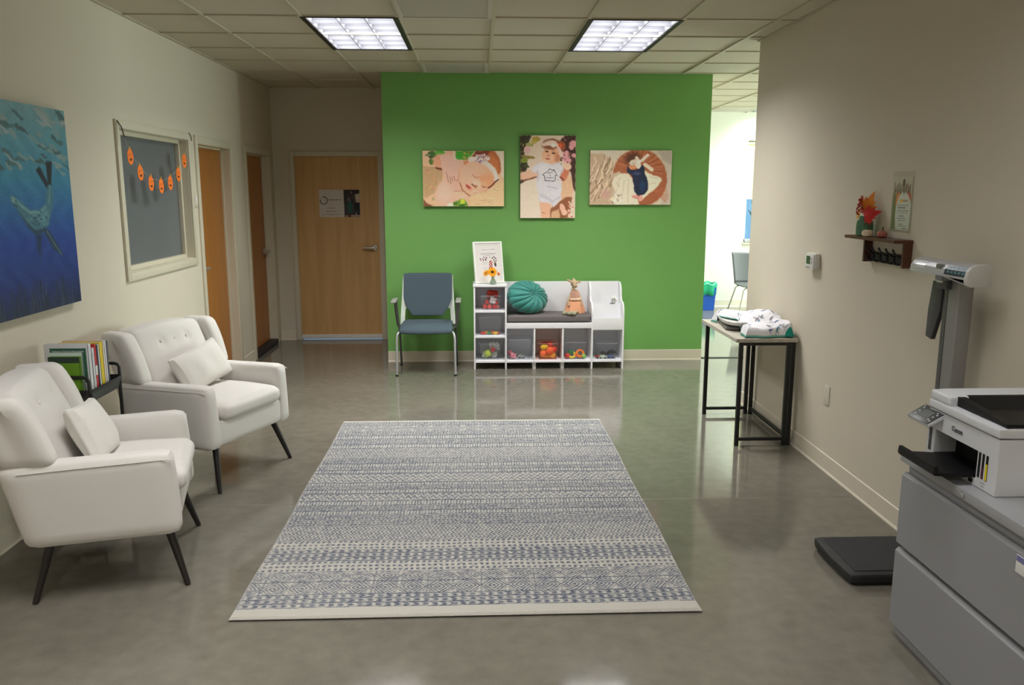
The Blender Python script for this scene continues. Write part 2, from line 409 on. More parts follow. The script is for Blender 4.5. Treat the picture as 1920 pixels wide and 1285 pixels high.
struct('wall_outer', mb, M_farwall, smooth=False)

# baseboards (coved vinyl: slight toe)
def basebd(name, pts_fn, a, b):
    prof = [(0, 0), (.014, 0), (.012, .006), (.007, .012), (.006, .1), (.0, .104)]
    mb = MB(); A = [mb.bm.verts.new(pts_fn(a, d, z)) for d, z in prof]; B = [mb.bm.verts.new(pts_fn(b, d, z)) for d, z in prof]
    n = len(prof)
    for i in range(n): mb.bm.faces.new((A[i], A[(i+1) % n], B[(i+1) % n], B[i]))
    mb.bm.faces.new(A[::-1]); mb.bm.faces.new(B); return struct(name, mb, M_base, smooth=False)
basebd('baseboard_green', lambda t, d, z: (t, YG-d, z), XGL, XGR)
basebd('baseboard_right', lambda t, d, z: (XR-d, t, z), YREAR, YEND)
basebd('baseboard_left', lambda t, d, z: (XL+d, t, z), YREAR, 6.74)
basebd('baseboard_left_between_doors', lambda t, d, z: (XL+d, t, z), 7.732, 8.13)
basebd('baseboard_back', lambda t, d, z: (t, YB-d, z), XL+.0, -2.062)
basebd('baseboard_far', lambda t, d, z: (t, YFAR-d, z), XGR, XOUT)

# doors on the left wall
M_lever = mat('lever_satin', (206, 202, 194), .38, .75)
def lever(parent, pos, out, side, m=M_lever, ln=.115):
    o = Vector(out); s = Vector(side); p = Vector(pos)
    mb = MB(); zz = o.cross(s).normalized()
    R = axes(p, s, zz, o)
    mb.lathe([(0, 0), (.034, 0), (.034, .008), (.028, .013), (0, .013)], n=20, M=R)
    mb.tube([p+o*.01, p+o*.05], .011, 12)
    mb.tube([p+o*.05-s*.005, p+o*.055+s*.03, p+o*.052+s*.075, p+o*.046+s*ln], [.015, .014, .0125, .011], 12)
    return obj('handle', mb, m, parent)
def side_door(n, y0, y1, hy, hs):
    d = struct('door_%d' % n, MB().box(XL-.115, XL-.075, y0+.006, y1-.006, .012, 2.028), M_doorL, smooth=False)
    mb = MB(); c = .062
    for (a, b, z0, z1) in ((y0-c, y0, 0, 2.03+c), (y1, y1+c, 0, 2.03+c), (y0, y1, 2.03, 2.03+c)): mb.box(XL, XL+.014, a, b, z0, z1, .003)
    mb.box(XL-.12, XL+.004, y0-.012, y0+.004, 0, 2.034).box(XL-.12, XL+.004, y1-.004, y1+.012, 0, 2.034).box(XL-.12, XL+.004, y0, y1, 2.026, 2.04)
    mb.box(XL-.075, XL-.06, y0+.003, y0+.018, 0, 2.03).box(XL-.075, XL-.06, y1-.018, y1-.003, 0, 2.03).box(XL-.075, XL-.06, y0, y1, 2.012, 2.027)
    struct('door_casing', mb, M_trim, d)
    lever(d, (XL-.075, hy, 1.02), (1, 0, 0), (0, hs, 0))
    return d
side_door(1, 6.806, 7.66, 6.90, 1)
side_door(2, 8.20, 9.08, 9.0, -1)
# back door
d3 = struct('door_3', MB().box(-2.003, -1.095, YB+.03, YB+.07, .05, 2.032), M_door, smooth=False)
mb = MB(); c = .05
mb.box(-2.006-c, -2.006, YB-.014, YB, 0, 2.034+c, .003).box(-1.092, -1.092+c, YB-.014, YB, 0, 2.034+c, .003).box(-2.006, -1.092, YB-.014, YB, 2.034, 2.034+c, .003)
mb.box(-2.012, -2.003, YB-.005, YB+.12, 0, 2.034).box(-1.095, -1.086, YB-.005, YB+.12, 0, 2.034).box(-2.006, -1.092, YB-.005, YB+.12, 2.031, 2.04)
struct('door_casing', mb, M_trim, d3)
lever(d3, (-1.158, YB+.03, 1.035), (0, -1, 0), (-1, 0, 0), M_lever, .125)
struct('door_sweep', MB().box(-2.0, -1.097, YB+.008, YB+.03, .006, .055, .004), mat('sweep_white', (222, 220, 215), .5), d3, label='white draught strip along the bottom of the door')

# interior window in the left wall
w1 = thing('window_1', None, None, (XL, 5.965, 1.14), kind='structure')
struct('window_pane', MB().box(XL-.088, XL-.082, 5.35, 6.58, 1.14, 2.045), mat('frosted_film', (104, 109, 112), .32, var=.10, vscale=2.5), w1, smooth=False)
mb = MB()
for (a, b, z0, z1) in ((5.30, 5.352, 1.09, 2.095), (6.578, 6.63, 1.09, 2.095), (5.352, 6.578, 2.043, 2.095), (5.352, 6.578, 1.09, 1.142)): mb.box(XL-.001, XL+.016, a, b, z0, z1, .003)
struct('window_casing', mb, M_trim, w1)
mb = MB().box(XL-.082, XL, 5.345, 5.356, 1.14, 2.045).box(XL-.082, XL, 6.574, 6.585, 1.14, 2.045).box(XL-.082, XL, 5.35, 6.58, 2.04, 2.05).box(XL-.082, XL, 5.35, 6.58, 1.135, 1.146)
for (a, b, z0, z1) in ((5.356, 5.385, 1.146, 2.04), (6.545, 6.574, 1.146, 2.04), (5.385, 6.545, 2.012, 2.04), (5.385, 6.545, 1.146, 1.175)): mb.box(XL-.082, XL-.05, a, b, z0, z1, .002)
struct('window_frame', mb, M_trim, w1)

# far window with roller shade
w2 = thing('window_2', None, None, ((WX0+WX1)/2, YFAR+.08, WZ0), kind='structure')
struct('window_pane', MB().box(WX0, WX1, YFAR+.11, YFAR+.116, WZ0, WZ1), M_glass, w2, smooth=False)
mb = MB()
for (a, b, z0, z1) in ((WX0, WX0+.045, WZ0, WZ1), (WX1-.045, WX1, WZ0, WZ1), (WX0, WX1, WZ0, WZ0+.045), (WX0, WX1, WZ1-.045, WZ1), (4.6, 4.65, WZ0, WZ1)): mb.box(a, b, YFAR+.09, YFAR+.14, z0, z1, .003)
struct('window_frame', mb, mat('window_alu', (205, 208, 205), .4), w2)
struct('window_sill', MB().box(WX0-.02, WX1+.02, YFAR-.03, YFAR+.09, WZ0-.03, WZ0, .004), M_trim, w2)
w3 = thing('window_3', None, None, (XOUT+.05, 9.1, .9), kind='structure')
mb = MB()
for a, b, z0, z1 in ((7.2, 7.26, .9, 2.4), (9.07, 9.13, .9, 2.4), (10.94, 11.0, .9, 2.4), (7.26, 10.94, .9, .96), (7.26, 10.94, 2.34, 2.4)): mb.box(XOUT+.03, XOUT+.08, a, b, z0, z1)
struct('window_frame', mb, mat('window_alu', (205, 208, 205)), w3, smooth=False)
def area(name, loc, rot, sx, sy, watts, col, parent=None, spread=180):
    l = bpy.data.lights.new(name, 'AREA'); l.shape = 'RECTANGLE'; l.size = sx; l.size_y = sy; l.energy = watts; l.color = col; l.spread = math.radians(spread)
    o = bpy.data.objects.new(name, l); COL.objects.link(o); o.rotation_euler = rot
    if parent is not None: o.parent = parent; o.location = Vector(loc)-parent.location
    else: o.location = loc
    return o
area('daylight', (XOUT+.02, 9.1, 1.65), (0, math.radians(90), 0), 1.3, 3.6, P_DAY, DAY_COL)

# ------------------------------------------------------------------ ceiling fixtures
M_louv = mat('louver_aluminium', (88, 89, 94), .3, .0, spec=.3)
M_hous = mat('fixture_housing', (238, 238, 240), .5)
def fixture(i, j, watts, label):
    x0, x1, y0, y1 = GX+i*T, GX+(i+1)*T, GY+j*T, GY+(j+2)*T
    t = thing('ceiling_light', label, 'ceiling light', ((x0+x1)/2, (y0+y1)/2, CZ-.004), group='recessed louvered ceiling lights')
    h = MB(); g = .022
    h.box(x0, x0+g*.5, y0, y1, CZ+.0, CZ+.15).box(x1-g*.5, x1, y0, y1, CZ+.0, CZ+.15).box(x0, x1, y0, y0+g*.5, CZ, CZ+.15).box(x0, x1, y1-g*.5, y1, CZ, CZ+.15).box(x0, x1, y0, y1, CZ+.15, CZ+.16)
    obj('housing', h, M_hous, t, smooth=False)
    f = MB(); f.box(x0-.004, x0+.03, y0-.004, y1+.004, CZ-.004, CZ+.004).box(x1-.03, x1+.004, y0-.004, y1+.004, CZ-.004, CZ+.004)
    f.box(x0+.03, x1-.03, y0-.004, y0+.008, CZ-.004, CZ+.004).box(x0+.03, x1-.03, y1-.008, y1+.004, CZ-.004, CZ+.004)
    obj('frame', f, mat('reveal_shade_black', (24, 24, 24), .5), t, smooth=False)  # black strips stand in for the shade of the recessed reveal
    lv = MB(); a, b, c, d = x0+.03, x1-.03, y0+.02, y1-.02; zt = CZ+.06
    def blade(axis, p, lo, hi):   # long blades are deeper than the cross blades
        hb = .074 if axis == 'x' else .046
        prof = [(-.002, 0), (.002, 0), (.003, .02), (.009, hb), (-.009, hb), (-.003, .02)]
        if axis == 'x': lv.prism([(p+q, CZ+.002+z) for q, z in prof], 'xz', lo, hi)
        else: lv.prism([(p+q, CZ+.002+z) for q, z in prof], 'yz', lo, hi)
    for k in range(4): blade('x', a+(b-a)*k/3, c, d)
    for k in range(7): blade('y', c+(d-c)*k/6, a, b)
    obj('louver', lv, M_louv, t, smooth=False)
    tubes = MB()
    for k in range(3): tubes.tube([(a+(b-a)*(k+.5)/3, c, CZ+.112), (a+(b-a)*(k+.5)/3, d, CZ+.112)], .012, 8)
    obj('lamp_tube', tubes, mat_emit('tube_glow', (1.0, .97, .95), 14), t)
    area('lamp', ((x0+x1)/2, (y0+y1)/2, CZ+.095), (0, 0, 0), b-a, d-c, watts, LAMP_COL if x0 < 3 else DAY_COL, t, 155)
    return t
FL = ['bright louvered ceiling light on the left, above the left door side of the rug', 'bright louvered ceiling light on the right, in front of the green wall',
      'ceiling light above the viewer on the left', 'ceiling light above the viewer on the right', 'ceiling light behind the viewer on the left', 'ceiling light behind the viewer on the right', 'ceiling light in the daylit area, nearer one', 'ceiling light in the daylit area, farther one']
for (i, j, wt), lb in zip(FIX, FL): fixture(i, j, wt, lb)
def vent(i, j, label):
    x0, x1, y0, y1 = GX+i*T, GX+(i+1)*T, GY+j*T, GY+(j+1)*T
    t = thing('ceiling_vent', label, 'vent', ((x0+x1)/2, (y0+y1)/2, CZ-.006), group='ceiling vents')
    mb = MB(); g = .02
    for a, b, c, d in ((x0+.012, x1-.012, y0+.012, y0+.04), (x0+.012, x1-.012, y1-.04, y1-.012), (x0+.012, x0+.04, y0+.04, y1-.04), (x1-.04, x1-.012, y0+.04, y1-.04)): mb.box(a, b, c, d, CZ-.006, CZ+.004)
    obj('frame', mb, mat('vent_frame', (196, 190, 176), .5), t, smooth=False)
    m = mat('vent_perforated', (128, 125, 118), .6); nt = m.node_tree; N = nt.nodes
    if 'vor' not in N:
        v = N.new('ShaderNodeTexVoronoi'); v.name = 'vor'; v.inputs['Scale'].default_value = 90; v.inputs['Randomness'].default_value = 0
        r = N.new('ShaderNodeValToRGB'); r.color_ramp.elements[0].position = .25; r.color_ramp.elements[1].position = .4
        r.color_ramp.elements[0].color = (.05, .05, .05, 1); r.color_ramp.elements[1].color = (*lin((182, 177, 166)), 1)
        tc = N.new('ShaderNodeTexCoord'); nt.links.new(tc.outputs['Object'], v.inputs['Vector']); nt.links.new(v.outputs['Distance'], r.inputs[0]); nt.links.new(r.outputs[0], N['Principled BSDF'].inputs['Base Color'])
    obj('grille', MB().box(x0+.04, x1-.04, y0+.04, y1-.04, CZ-.002, CZ+.006), m, t, smooth=False)
vent(-1, -1, 'grey perforated ceiling vent near the top edge, between the two bright lights')
vent(-1, 3, 'grey perforated ceiling vent right against the green wall')
vent(5, 9, 'grey ceiling vent in the daylit area beyond the green wall')
#@@THINGS
# ================================================================== RUG
def rug():
    x0, x1, y0, y1, z = -.986, .889, 3.015, 5.835, .013
    nx, ny = 540, 810
    X, Y = np.meshgrid(np.linspace(x0, x1, nx), np.linspace(y0, y1, ny))
    wob = .004*np.sin(X*9+Y*3)+.002*np.sin(X*31)
    Yw = Y+wob*.6
    cream, blue = np.array([196, 192, 182.]), np.array([78, 86, 104.])
    A = np.zeros(X.shape)      # 1 = blue
    def frac(t): return t-np.floor(t)
    bands = [(5.835, 5.80, 'cream'), (5.80, 5.70, 'dark'), (5.70, 5.56, 'dia'), (5.56, 5.46, 'dark'), (5.46, 5.37, 'ladder'), (5.37, 5.26, 'dark'), (5.26, 5.17, 'ladder'),
             (5.17, 4.99, 'zig'), (4.99, 4.87, 'dark'), (4.87, 4.80, 'ladder'), (4.80, 4.75, 'dark'), (4.75, 4.69, 'ladder'), (4.69, 4.53, 'zigl'), (4.53, 4.48, 'ladder'), (4.48, 4.42, 'dark'), (4.42, 4.36, 'ladder'),
             (4.36, 4.25, 'zigl'), (4.25, 4.18, 'ladder'), (4.18, 4.11, 'dark'), (4.11, 4.05, 'ladder'), (4.05, 3.92, 'dark'), (3.92, 3.735, 'zig'), (3.735, 3.635, 'grid'),
             (3.635, 3.515, 'braid'), (3.515, 3.41, 'grid'), (3.41, 3.315, 'dia'), (3.315, 3.20, 'dia'), (3.20, 3.09, 'braid'), (3.09, 3.0, 'cream')]
    for a, b, k in bands:
        m = (Yw <= a) & (Yw > b); t = (Yw-b)/(a-b); h = a-b
        if k == 'cream': v = np.zeros(X.shape)
        elif k == 'dark':
            n = max(2, round(h/.024)); q = frac(t*n); ch = frac(X/.021+np.where(frac(t*n*.5) > .5, 1, -1)*(q-.5)*.9)
            v = np.where((q < .2), .95, np.where(q > .88, .1, np.where(ch < .5, .85, .2)))
        elif k == 'braid':
            n = 3; q = frac(t*n); ch = frac(X/.038+np.abs(q-.5)*.9); v = np.where((q < .16) | (q > .9), .95, np.where((q < .22) | (q > .84), 0, np.where(ch < .55, .85, .12)))
        elif k == 'ladder':
            v = np.where((t < .15) | (t > .88), .8, np.where(frac(X/.016) < .42, .75, .08))
        elif k == 'grid':
            q = frac(t*3.0+.5*0); v = np.where((q > .25) & (q < .75) & (frac(X/.026+.1*np.sin(Y*60)) < .55) & (t > .08) & (t < .95), .9, .03); v = np.where(t > .96, .8, v)
        elif k == 'zig':
            n = round(h/.026); q = t*n; zz = np.abs(frac(q*.5)-.5)*2; v = np.where(frac(X/.019+zz*.9) < .46, .8, .12)
        elif k == 'zigl':
            n = round(h/.05); zz = np.abs(frac(X/.034)-.5)*2; v = np.where(frac(t*n+zz*.8) < .4, .75, .15); v = np.where((t < .06) | (t > .94), .8, v)
        elif k == 'dia':
            p = .115; u = frac(X/p); d = np.abs(u-.5)*2+np.abs(t-.5)*2*.75
            v = np.where(frac(d*3.4) < .5, .9, .1); v = np.where(d > 1.25, np.where(frac(X/.02) < .4, .3, 0.), v)
            v = np.where(np.abs(frac(X/(p*2))-.0) < .035, .6, v); v = np.where((t < .05) | (t > .95), .8, v)
        A = np.where(m, v, A)
    # mottled weave
    n = rng.rand(ny//3+1, nx//3+1); n = np.kron(n, np.ones((3, 3)))[:ny, :nx]; n1 = rng.rand(ny, nx)
    low = np.sin(X*3.1+1)*np.sin(Y*2.3)+.6*np.sin(X*7.3+Y*5.1)
    A = np.clip(A+(n-.5)*.55*(A > .02)+(n1-.5)*.25, 0, 1)*(.86+.06*low)
    rows = .5+.5*np.sin(Y*2*PI/.0104)
    C = cream*(1-A[..., None])+blue*A[..., None]; C *= (.88+.07*rows+.06*(n1-.5))[..., None]
    ed = np.minimum(np.minimum(X-x0, x1-X), np.minimum(Y-y0, y1-Y))
    side = np.minimum(X-x0, x1-X) < .012; C[side] = C[side]*.5+cream*.5
    Z = z+.0012*n1-np.clip(1-ed/.012, 0, 1)**2*.010
    Z += .004*np.clip(1-(Y-y0)/.085, 0, 1)
    # slightly wavy long side edges, as laid
    Xw = X+.004*np.sin(Y*5+1)*(np.abs(X)/1.0)
    return raster_mesh('rug', np.stack([Xw, Y, Z], -1), C, mat_paint('rug_weave', .95, .5, 350, spec=.1), None,
                       label='large pale rug with blue grey banded pattern on the concrete floor', cat='rug')
rug()

# ================================================================== ARMCHAIRS
def armchair():
    t = thing('armchair', 'cream upholstered armchair nearest the viewer, by the sea painting', 'armchair', (0, 0, 0), 0, 'pair of cream armchairs along the left wall')
    K = dict(parent=t, world=False)
    b = MB()
    def lean(p):   # body tapers to the bottom
        k = (p.z-.245)/.2; return (p.x+(0 if p.x > 0 else -.03*k*0), p.y, p.z)
    b.pad(-.31, .272, -.36, .36, .245, .405, r=.035, puff=0, cuts=6)
    obj('body', b, M_fabric, **K)
    for s in (-1, 1):
        a = MB()
        def afn(p, s=s):
            k = (p.z-.25)/.35           # rear edge slants back, arm flares a little outwards
            x = p.x-(.075*k if p.x < -.1 else 0)+(-.018*k if p.x > .1 else 0)
            zz = p.z-(.016*(.27-p.x)/.5 if p.z > .5 else 0)*.6
            return (x, p.y*(1+.02*k), zz)
        a.pad(-.300, .283, min(s*.262, s*.37), max(s*.262, s*.37), .243, .606, r=.036, puff=0, cuts=9, fn=afn, pxy=.006)
        ar = obj('arm', a, M_fabric, **K)
        p = MB(); p.tube([(-.30, s*.3775, .566), (-.1, s*.378, .572), (.12, s*.378, .576), (.25, s*.376, .578), (.266, s*.370, .57)], .0022, 6)
        o = obj('piping', p, M_fabric, parent=ar, world=False)
    # backrest with three buttons
    btn = [(.0, .775), (.105, .775), (-.105, .775)]
    bk = MB()
    def bfn(p):
        k = (p.z-.40)/.48; x = p.x-.16*k-.04*k*k
        top = .022*(1-(p.y/.28)**2)*max(0, k)
        x += .018*(1-min(1, (p.y/.27)**2))*(1 if p.x > -.17 else 0)
        for y, z in btn:
            d = math.hypot(p.y-y, p.z-z)
            if p.x > -.2: x -= .016*math.exp(-(d/.022)**2)
        return (x, p.y, p.z+top)
    bk.pad(-.255, -.115, -.275, .275, .36, .868, r=.035, puff=0, cuts=22, fn=bfn)
    back = obj('backrest', bk, M_fabric, **K)
    for y, z in btn:
        k = (z-.40)/.48; x = -.115-.16*k-.04*k*k+.018*(1-min(1, (y/.27)**2))-.014
        m = MB(); m.ell((x+.004, y, z+.022*(1-(y/.28)**2)*k), (.006, .0105, .0105), 12); obj('button', m, M_fabric, parent=back, world=False)
    for s in (-1, 1):
        wg = MB()
        def wfn(p, s=s):
            k = (p.z-.40)/.47; x = p.x-.115*k-.03*k*k
            if p.x > -.2: x -= .05*max(0, k-.75)*4*.35
            y = p.y*(1+.055*max(0, k)*(1 if p.x > -.2 else .2))
            return (x, y, p.z+(-.012 if (p.x < -.3 and p.z > .8) else 0))
        wg.pad(-.315, -.105, min(s*.268, s*.372), max(s*.268, s*.372), .582, .874, r=.038, puff=0, cuts=9, fn=wfn)
        obj('wing', wg, M_fabric, **K)
    st = MB()
    st.pad(-.17, .305, -.258, .258, .402, .492, r=.036, puff=.022, cuts=11, fn=lambda p: (p.x, p.y, p.z-(.012*max(0, p.x)*2 if p.z < .45 else .03*max(0, p.x-.1))))
    obj('seat_cushion', st, M_fabric, **K)
    for fx, fy, tx, ty in ((.29, .332, .215, .26), (.29, -.332, .215, -.26), (-.295, .332, -.22, .26), (-.295, -.332, -.22, -.26)):
        l = MB(); l.tube([(fx, fy, 0), (fx-(fx-tx)*.06, fy-(fy-ty)*.06, .015), (tx, ty, .27)], [.011, .0125, .0205], 14); obj('leg', l, M_leg, **K)
    return t
def copy_tree(o, parent=None):
    c = o.copy(); COL.objects.link(c)
    if parent is not None: c.parent = parent
    for ch in list(o.children): copy_tree(ch, c)
    return c
arm_a = armchair(); arm_b = copy_tree(arm_a)
arm_a.location = (-1.615, 3.587, 0); arm_a.rotation_euler.z = math.radians(14.5)
arm_b.location = (-1.588, 4.843, 0); arm_b.rotation_euler.z = math.radians(-22.3)
arm_b['label'] = 'cream upholstered armchair farther back, beside the window with the pumpkin garland'
def lumbar(chair, label, local, rx, ry, rz, w=.42, h=.27):
    a = root_matrix(chair); mb = MB()
    def fn(p):
        fx = 1-abs(p.x/(w/2))**2.5; fy = 1-abs(p.y/(h/2))**2.5
        pinch = 1-.06*(1-max(0, fy)) ; pinch2 = 1-.07*(1-max(0, fx))
        n = noise.noise(Vector((p.x*9, p.y*9, label.__len__())))*.012
        return (p.x*(1-.05*max(0, fy)*abs(p.x/(w/2))), p.y*(1-.07*max(0, fx)*abs(p.y/(h/2))), p.z+n*(1 if p.z > 0 else -1)*max(0, min(fx, fy))*1)
    mb.pad(-w/2, w/2, -h/2, h/2, -.012, .012, r=.012, puff=.055, cuts=18, fn=fn)
    M = a @ Matrix.Translation(local) @ Euler((rx, ry, rz), 'XYZ').to_matrix().to_4x4()
    mb.bm.transform(M)
    return obj('lumbar_pillow', mb, mat('pillow_linen', (219, 216, 210), .9, bump=.25, bscale=900, sheen=.2), label=label, cat='pillow', group='small cream pillows on the armchairs')
# local pillow frame: x along the chair width, y up the backrest
def pillow_on(chair, label, off, tilt, roll):
    base = Matrix(((0, 0, 1), (1, 0, 0), (0, 1, 0))).to_euler()   # pillow x->chair y, y->z, z->x
    a = root_matrix(chair)
    return a
def pil(chair, label, pos, lean, roll, w, h):
    B = Matrix(((0, 0, 1), (1, 0, 0), (0, 1, 0))).to_4x4()
    R = Matrix.Rotation(-lean, 4, 'Y') @ Matrix.Rotation(roll, 4, 'X') @ B
    M = Matrix.Translation(pos) @ R
    e = M.to_euler()
    return lumbar(chair, label, Vector(pos), e.x, e.y, e.z, w, h)
pil(arm_a, 'small cream pillow leaning in the nearest armchair', (-.085, .0, .625), math.radians(24), math.radians(-7), .40, .27)
pil(arm_b, 'small cream pillow tilted across the back of the farther armchair', (-.095, .03, .625), math.radians(26), math.radians(10), .43, .25)

# ================================================================== GUEST CHAIR (blue, by the green wall)
def guest_chair():
    cx = -.482
    t = thing('guest_chair', 'blue grey fabric guest chair with white frame against the green wall', 'chair', (cx, 7.6, 0))
    s_ = MB()
    def sf(p):
        k = (p.y-7.36)/.42; w = 1-.10*(1-k)**2*abs((p.x-cx)/.24)
        yy = p.y+(.04*abs((p.x-cx)/.24)**2.5 if p.y < 7.5 else 0)
        return (cx+(p.x-cx)*(1-.05*k), yy, p.z-.02*max(0, 1-k*3.5)**2+.004*k)
    s_.pad(cx-.243, cx+.243, 7.34, 7.79, .405, .452, r=.022, puff=.012, cuts=11, fn=sf)
    obj('seat', s_, M_blue, t)
    u = MB(); u.pad(cx-.225, cx+.225, 7.37, 7.78, .385, .408, r=.01, puff=0, cuts=3); obj('seat_pan', u, mat('pan_dark', (44, 48, 52), .6), t)
    b = MB()
    def bf(p):
        k = (p.z-.50)/.39; x = (p.x-cx)
        wd = .228 if k > .45 else .228-.085*((.45-k)/.45)**1.5
        x = x/.228*wd; y = p.y+.115*k+.03*(x/.228)**2*-1
        return (cx+x, y, p.z)
    b.pad(cx-.228, cx+.228, 7.735, 7.765, .50, .893, r=.014, puff=0, cuts=13, fn=bf)
    obj('backrest', b, M_blue, t)
    MW = mat('frame_white', (212, 222, 212), .45)
    for s in (-1, 1):
        m = MB()   # upright: thin at the top, wide where it meets the backrest, down to the seat
        poly = [(.236, .865), (.229, .87), (.215, .70), (.198, .60), (.190, .565), (.215, .56), (.216, .44), (.245, .415), (.262, .42), (.256, .50)]
        pts = [(cx+s*a, z) for a, z in poly]
        m.prism(pts, 'xz', 0, .016, .003)
        for v in m.bm.verts: v.co.y += 7.76+.115*((v.co.z-.50)/.39)
        obj('upright', m, MW, t)
        a = MB(); a.pad(cx+s*.294-.025, cx+s*.294+.025, 7.44, 7.72, .655, .675, r=.009, puff=.002, cuts=5); ar = obj('armrest', a, mat('armrest_grey', (150, 152, 146), .5), t)
        p = MB(); p.tube([(cx+s*.292, 7.66, .66), (cx+s*.288, 7.67, .56), (cx+s*.275, 7.68, .43), (cx+s*.262, 7.68, .40)], [.017, .016, .014, .012], 10); obj('armrest_post', p, mat('post_grey', (96, 92, 92), .45, .3), ar)
        f = MB(); f.tube([(cx+s*.21, 7.43, .400), (cx+s*.238, 7.42, .397), (cx+s*.256, 7.40, .38), (cx+s*.262, 7.385, .34), (cx+s*.264, 7.375, .2), (cx+s*.266, 7.362, .006)], .0105, 12); obj('leg', f, M_silver, t)
        f = MB(); f.tube([(cx+s*.23, 7.60, .395), (cx+s*.262, 7.68, .40), (cx+s*.266, 7.73, .34), (cx+s*.268, 7.82, .12), (cx+s*.268, 7.86, .006)], .0105, 12); obj('leg', f, mat('leg_grey', (120, 120, 122), .35, .7), t)
        for y in (7.362, 7.86):
            g = MB(); g.lathe([(0, 0), (.014, 0), (.014, .012), (0, .014)], (cx+s*(.266 if y < 7.5 else .268), y, 0), 12); obj('glide', g, M_blk, t)
guest_chair()

# ================================================================== BENCH STORAGE UNIT
UF, UB = 7.60, 7.945
def tiers(poly_only=False):
    # side outline of the book rack in (y, z), from the toe up the front and back along the top
    P = [(UF, 0), (UF, .50)]
    def arc(cy, cz, ry, rz, a0, a1, n=7): return [(cy+ry*math.cos(math.radians(a0+(a1-a0)*i/n)), cz+rz*math.sin(math.radians(a0+(a1-a0)*i/n))) for i in range(n+1)]
    P += arc(UF+.085, .52, .085, .11, 180, 95)            # lower bulge
    P += arc(UF+.10, .695, .065, .065, -90, 0)[0:]        # concave sweep
    P += arc(UB-.065, .70, .11, .10, 178, 90)
    P += [(UB, .80), (UB, 0)]
    return P
def bench():
    t = thing('storage_bench', 'white kids storage bench with cubbies and tiered book rack along the green wall', 'storage bench', (.659, 7.77, 0))
    th = .0075
    def pan(name, *b, bev=.0015, label=None): return obj(name, MB().box(*b, bev), M_white, t, label=label)
    pan('side_panel', -.047, -.032, UF, UB, 0, .785); pan('side_panel', .246, .261, UF, UB, 0, .785)
    pan('top_panel', -.052, .264, UF-.006, UB, .785, .803)
    for z in (.085, .322, .562): pan('shelf', -.032, .246, UF+.002, UB-.01, z-.018, z)
    pan('back_panel', -.032, .246, UB-.012, UB-.004, .06, .785)
    pan('seat_board', .261, 1.058, UF+.002, UB-.01, .428, .446)
    pan('seat_rail', .261, 1.058, UF, UF+.018, .392, .446)
    pan('bottom_panel', .261, 1.058, UF+.002, UB-.01, .066, .084)
    pan('back_panel', .261, 1.058, UB-.012, UB-.004, .06, .428)
    pan('backrest_panel', .261, 1.066, UB-.016, UB, .446, .80)
    for x in (.522, .790): pan('divider', x-th, x+th, UF+.004, UB-.012, .084, .428)
    for x in (.522, .790): pan('foot', x-.016, x+.016, UF+.03, UB-.03, 0, .066)
    for x in (1.058, 1.351):
        o = obj('side_panel', MB().prism(tiers(), 'yz', x, x+.015), M_white, t, sharp=50)
    pan('bottom_panel', 1.073, 1.351, UF+.004, UB-.01, .066, .084)
    pan('back_panel', 1.073, 1.351, UB-.012, UB-.004, .06, .80)
    pan('shelf', 1.073, 1.351, UF+.006, UB-.012, .372, .384)
    pan('rack_front', 1.073, 1.351, UF+.003, UF+.015, .375, .487)
    # slanted floors and second tier
    m = MB(); m.prism([(UF+.015, .400), (UF+.12, .392), (UF+.12, .40), (UF+.015, .408)], 'yz', 1.073, 1.351); obj('rack_floor', m, M_white, t, smooth=False)
    m = MB(); m.prism([(UF+.115, .39), (UF+.127, .39), (UF+.157, .605), (UF+.145, .607)], 'yz', 1.073, 1.351); obj('rack_tier', m, M_white, t, smooth=False)
    m = MB(); m.prism([(UF+.145, .50), (UB-.04, .49), (UB-.04, .50), (UF+.145, .51)], 'yz', 1.073, 1.351); obj('rack_floor', m, M_white, t, smooth=False)
    m = MB(); m.prism([(UB-.07, .49), (UB-.058, .49), (UB-.020, .795), (UB-.032, .797)], 'yz', 1.073, 1.351); obj('rack_tier', m, M_white, t, smooth=False)
bench()
m = MB(); m.pad(.266, 1.052, UF+.004, UB-.03, .4465, .512, r=.018, puff=.006, cuts=9)
obj('bench_cushion', m, mat('grey_canvas', (108, 102, 102), .9, bump=.3, bscale=1200), label='long flat grey cushion on the seat of the white storage bench', cat='cushion')

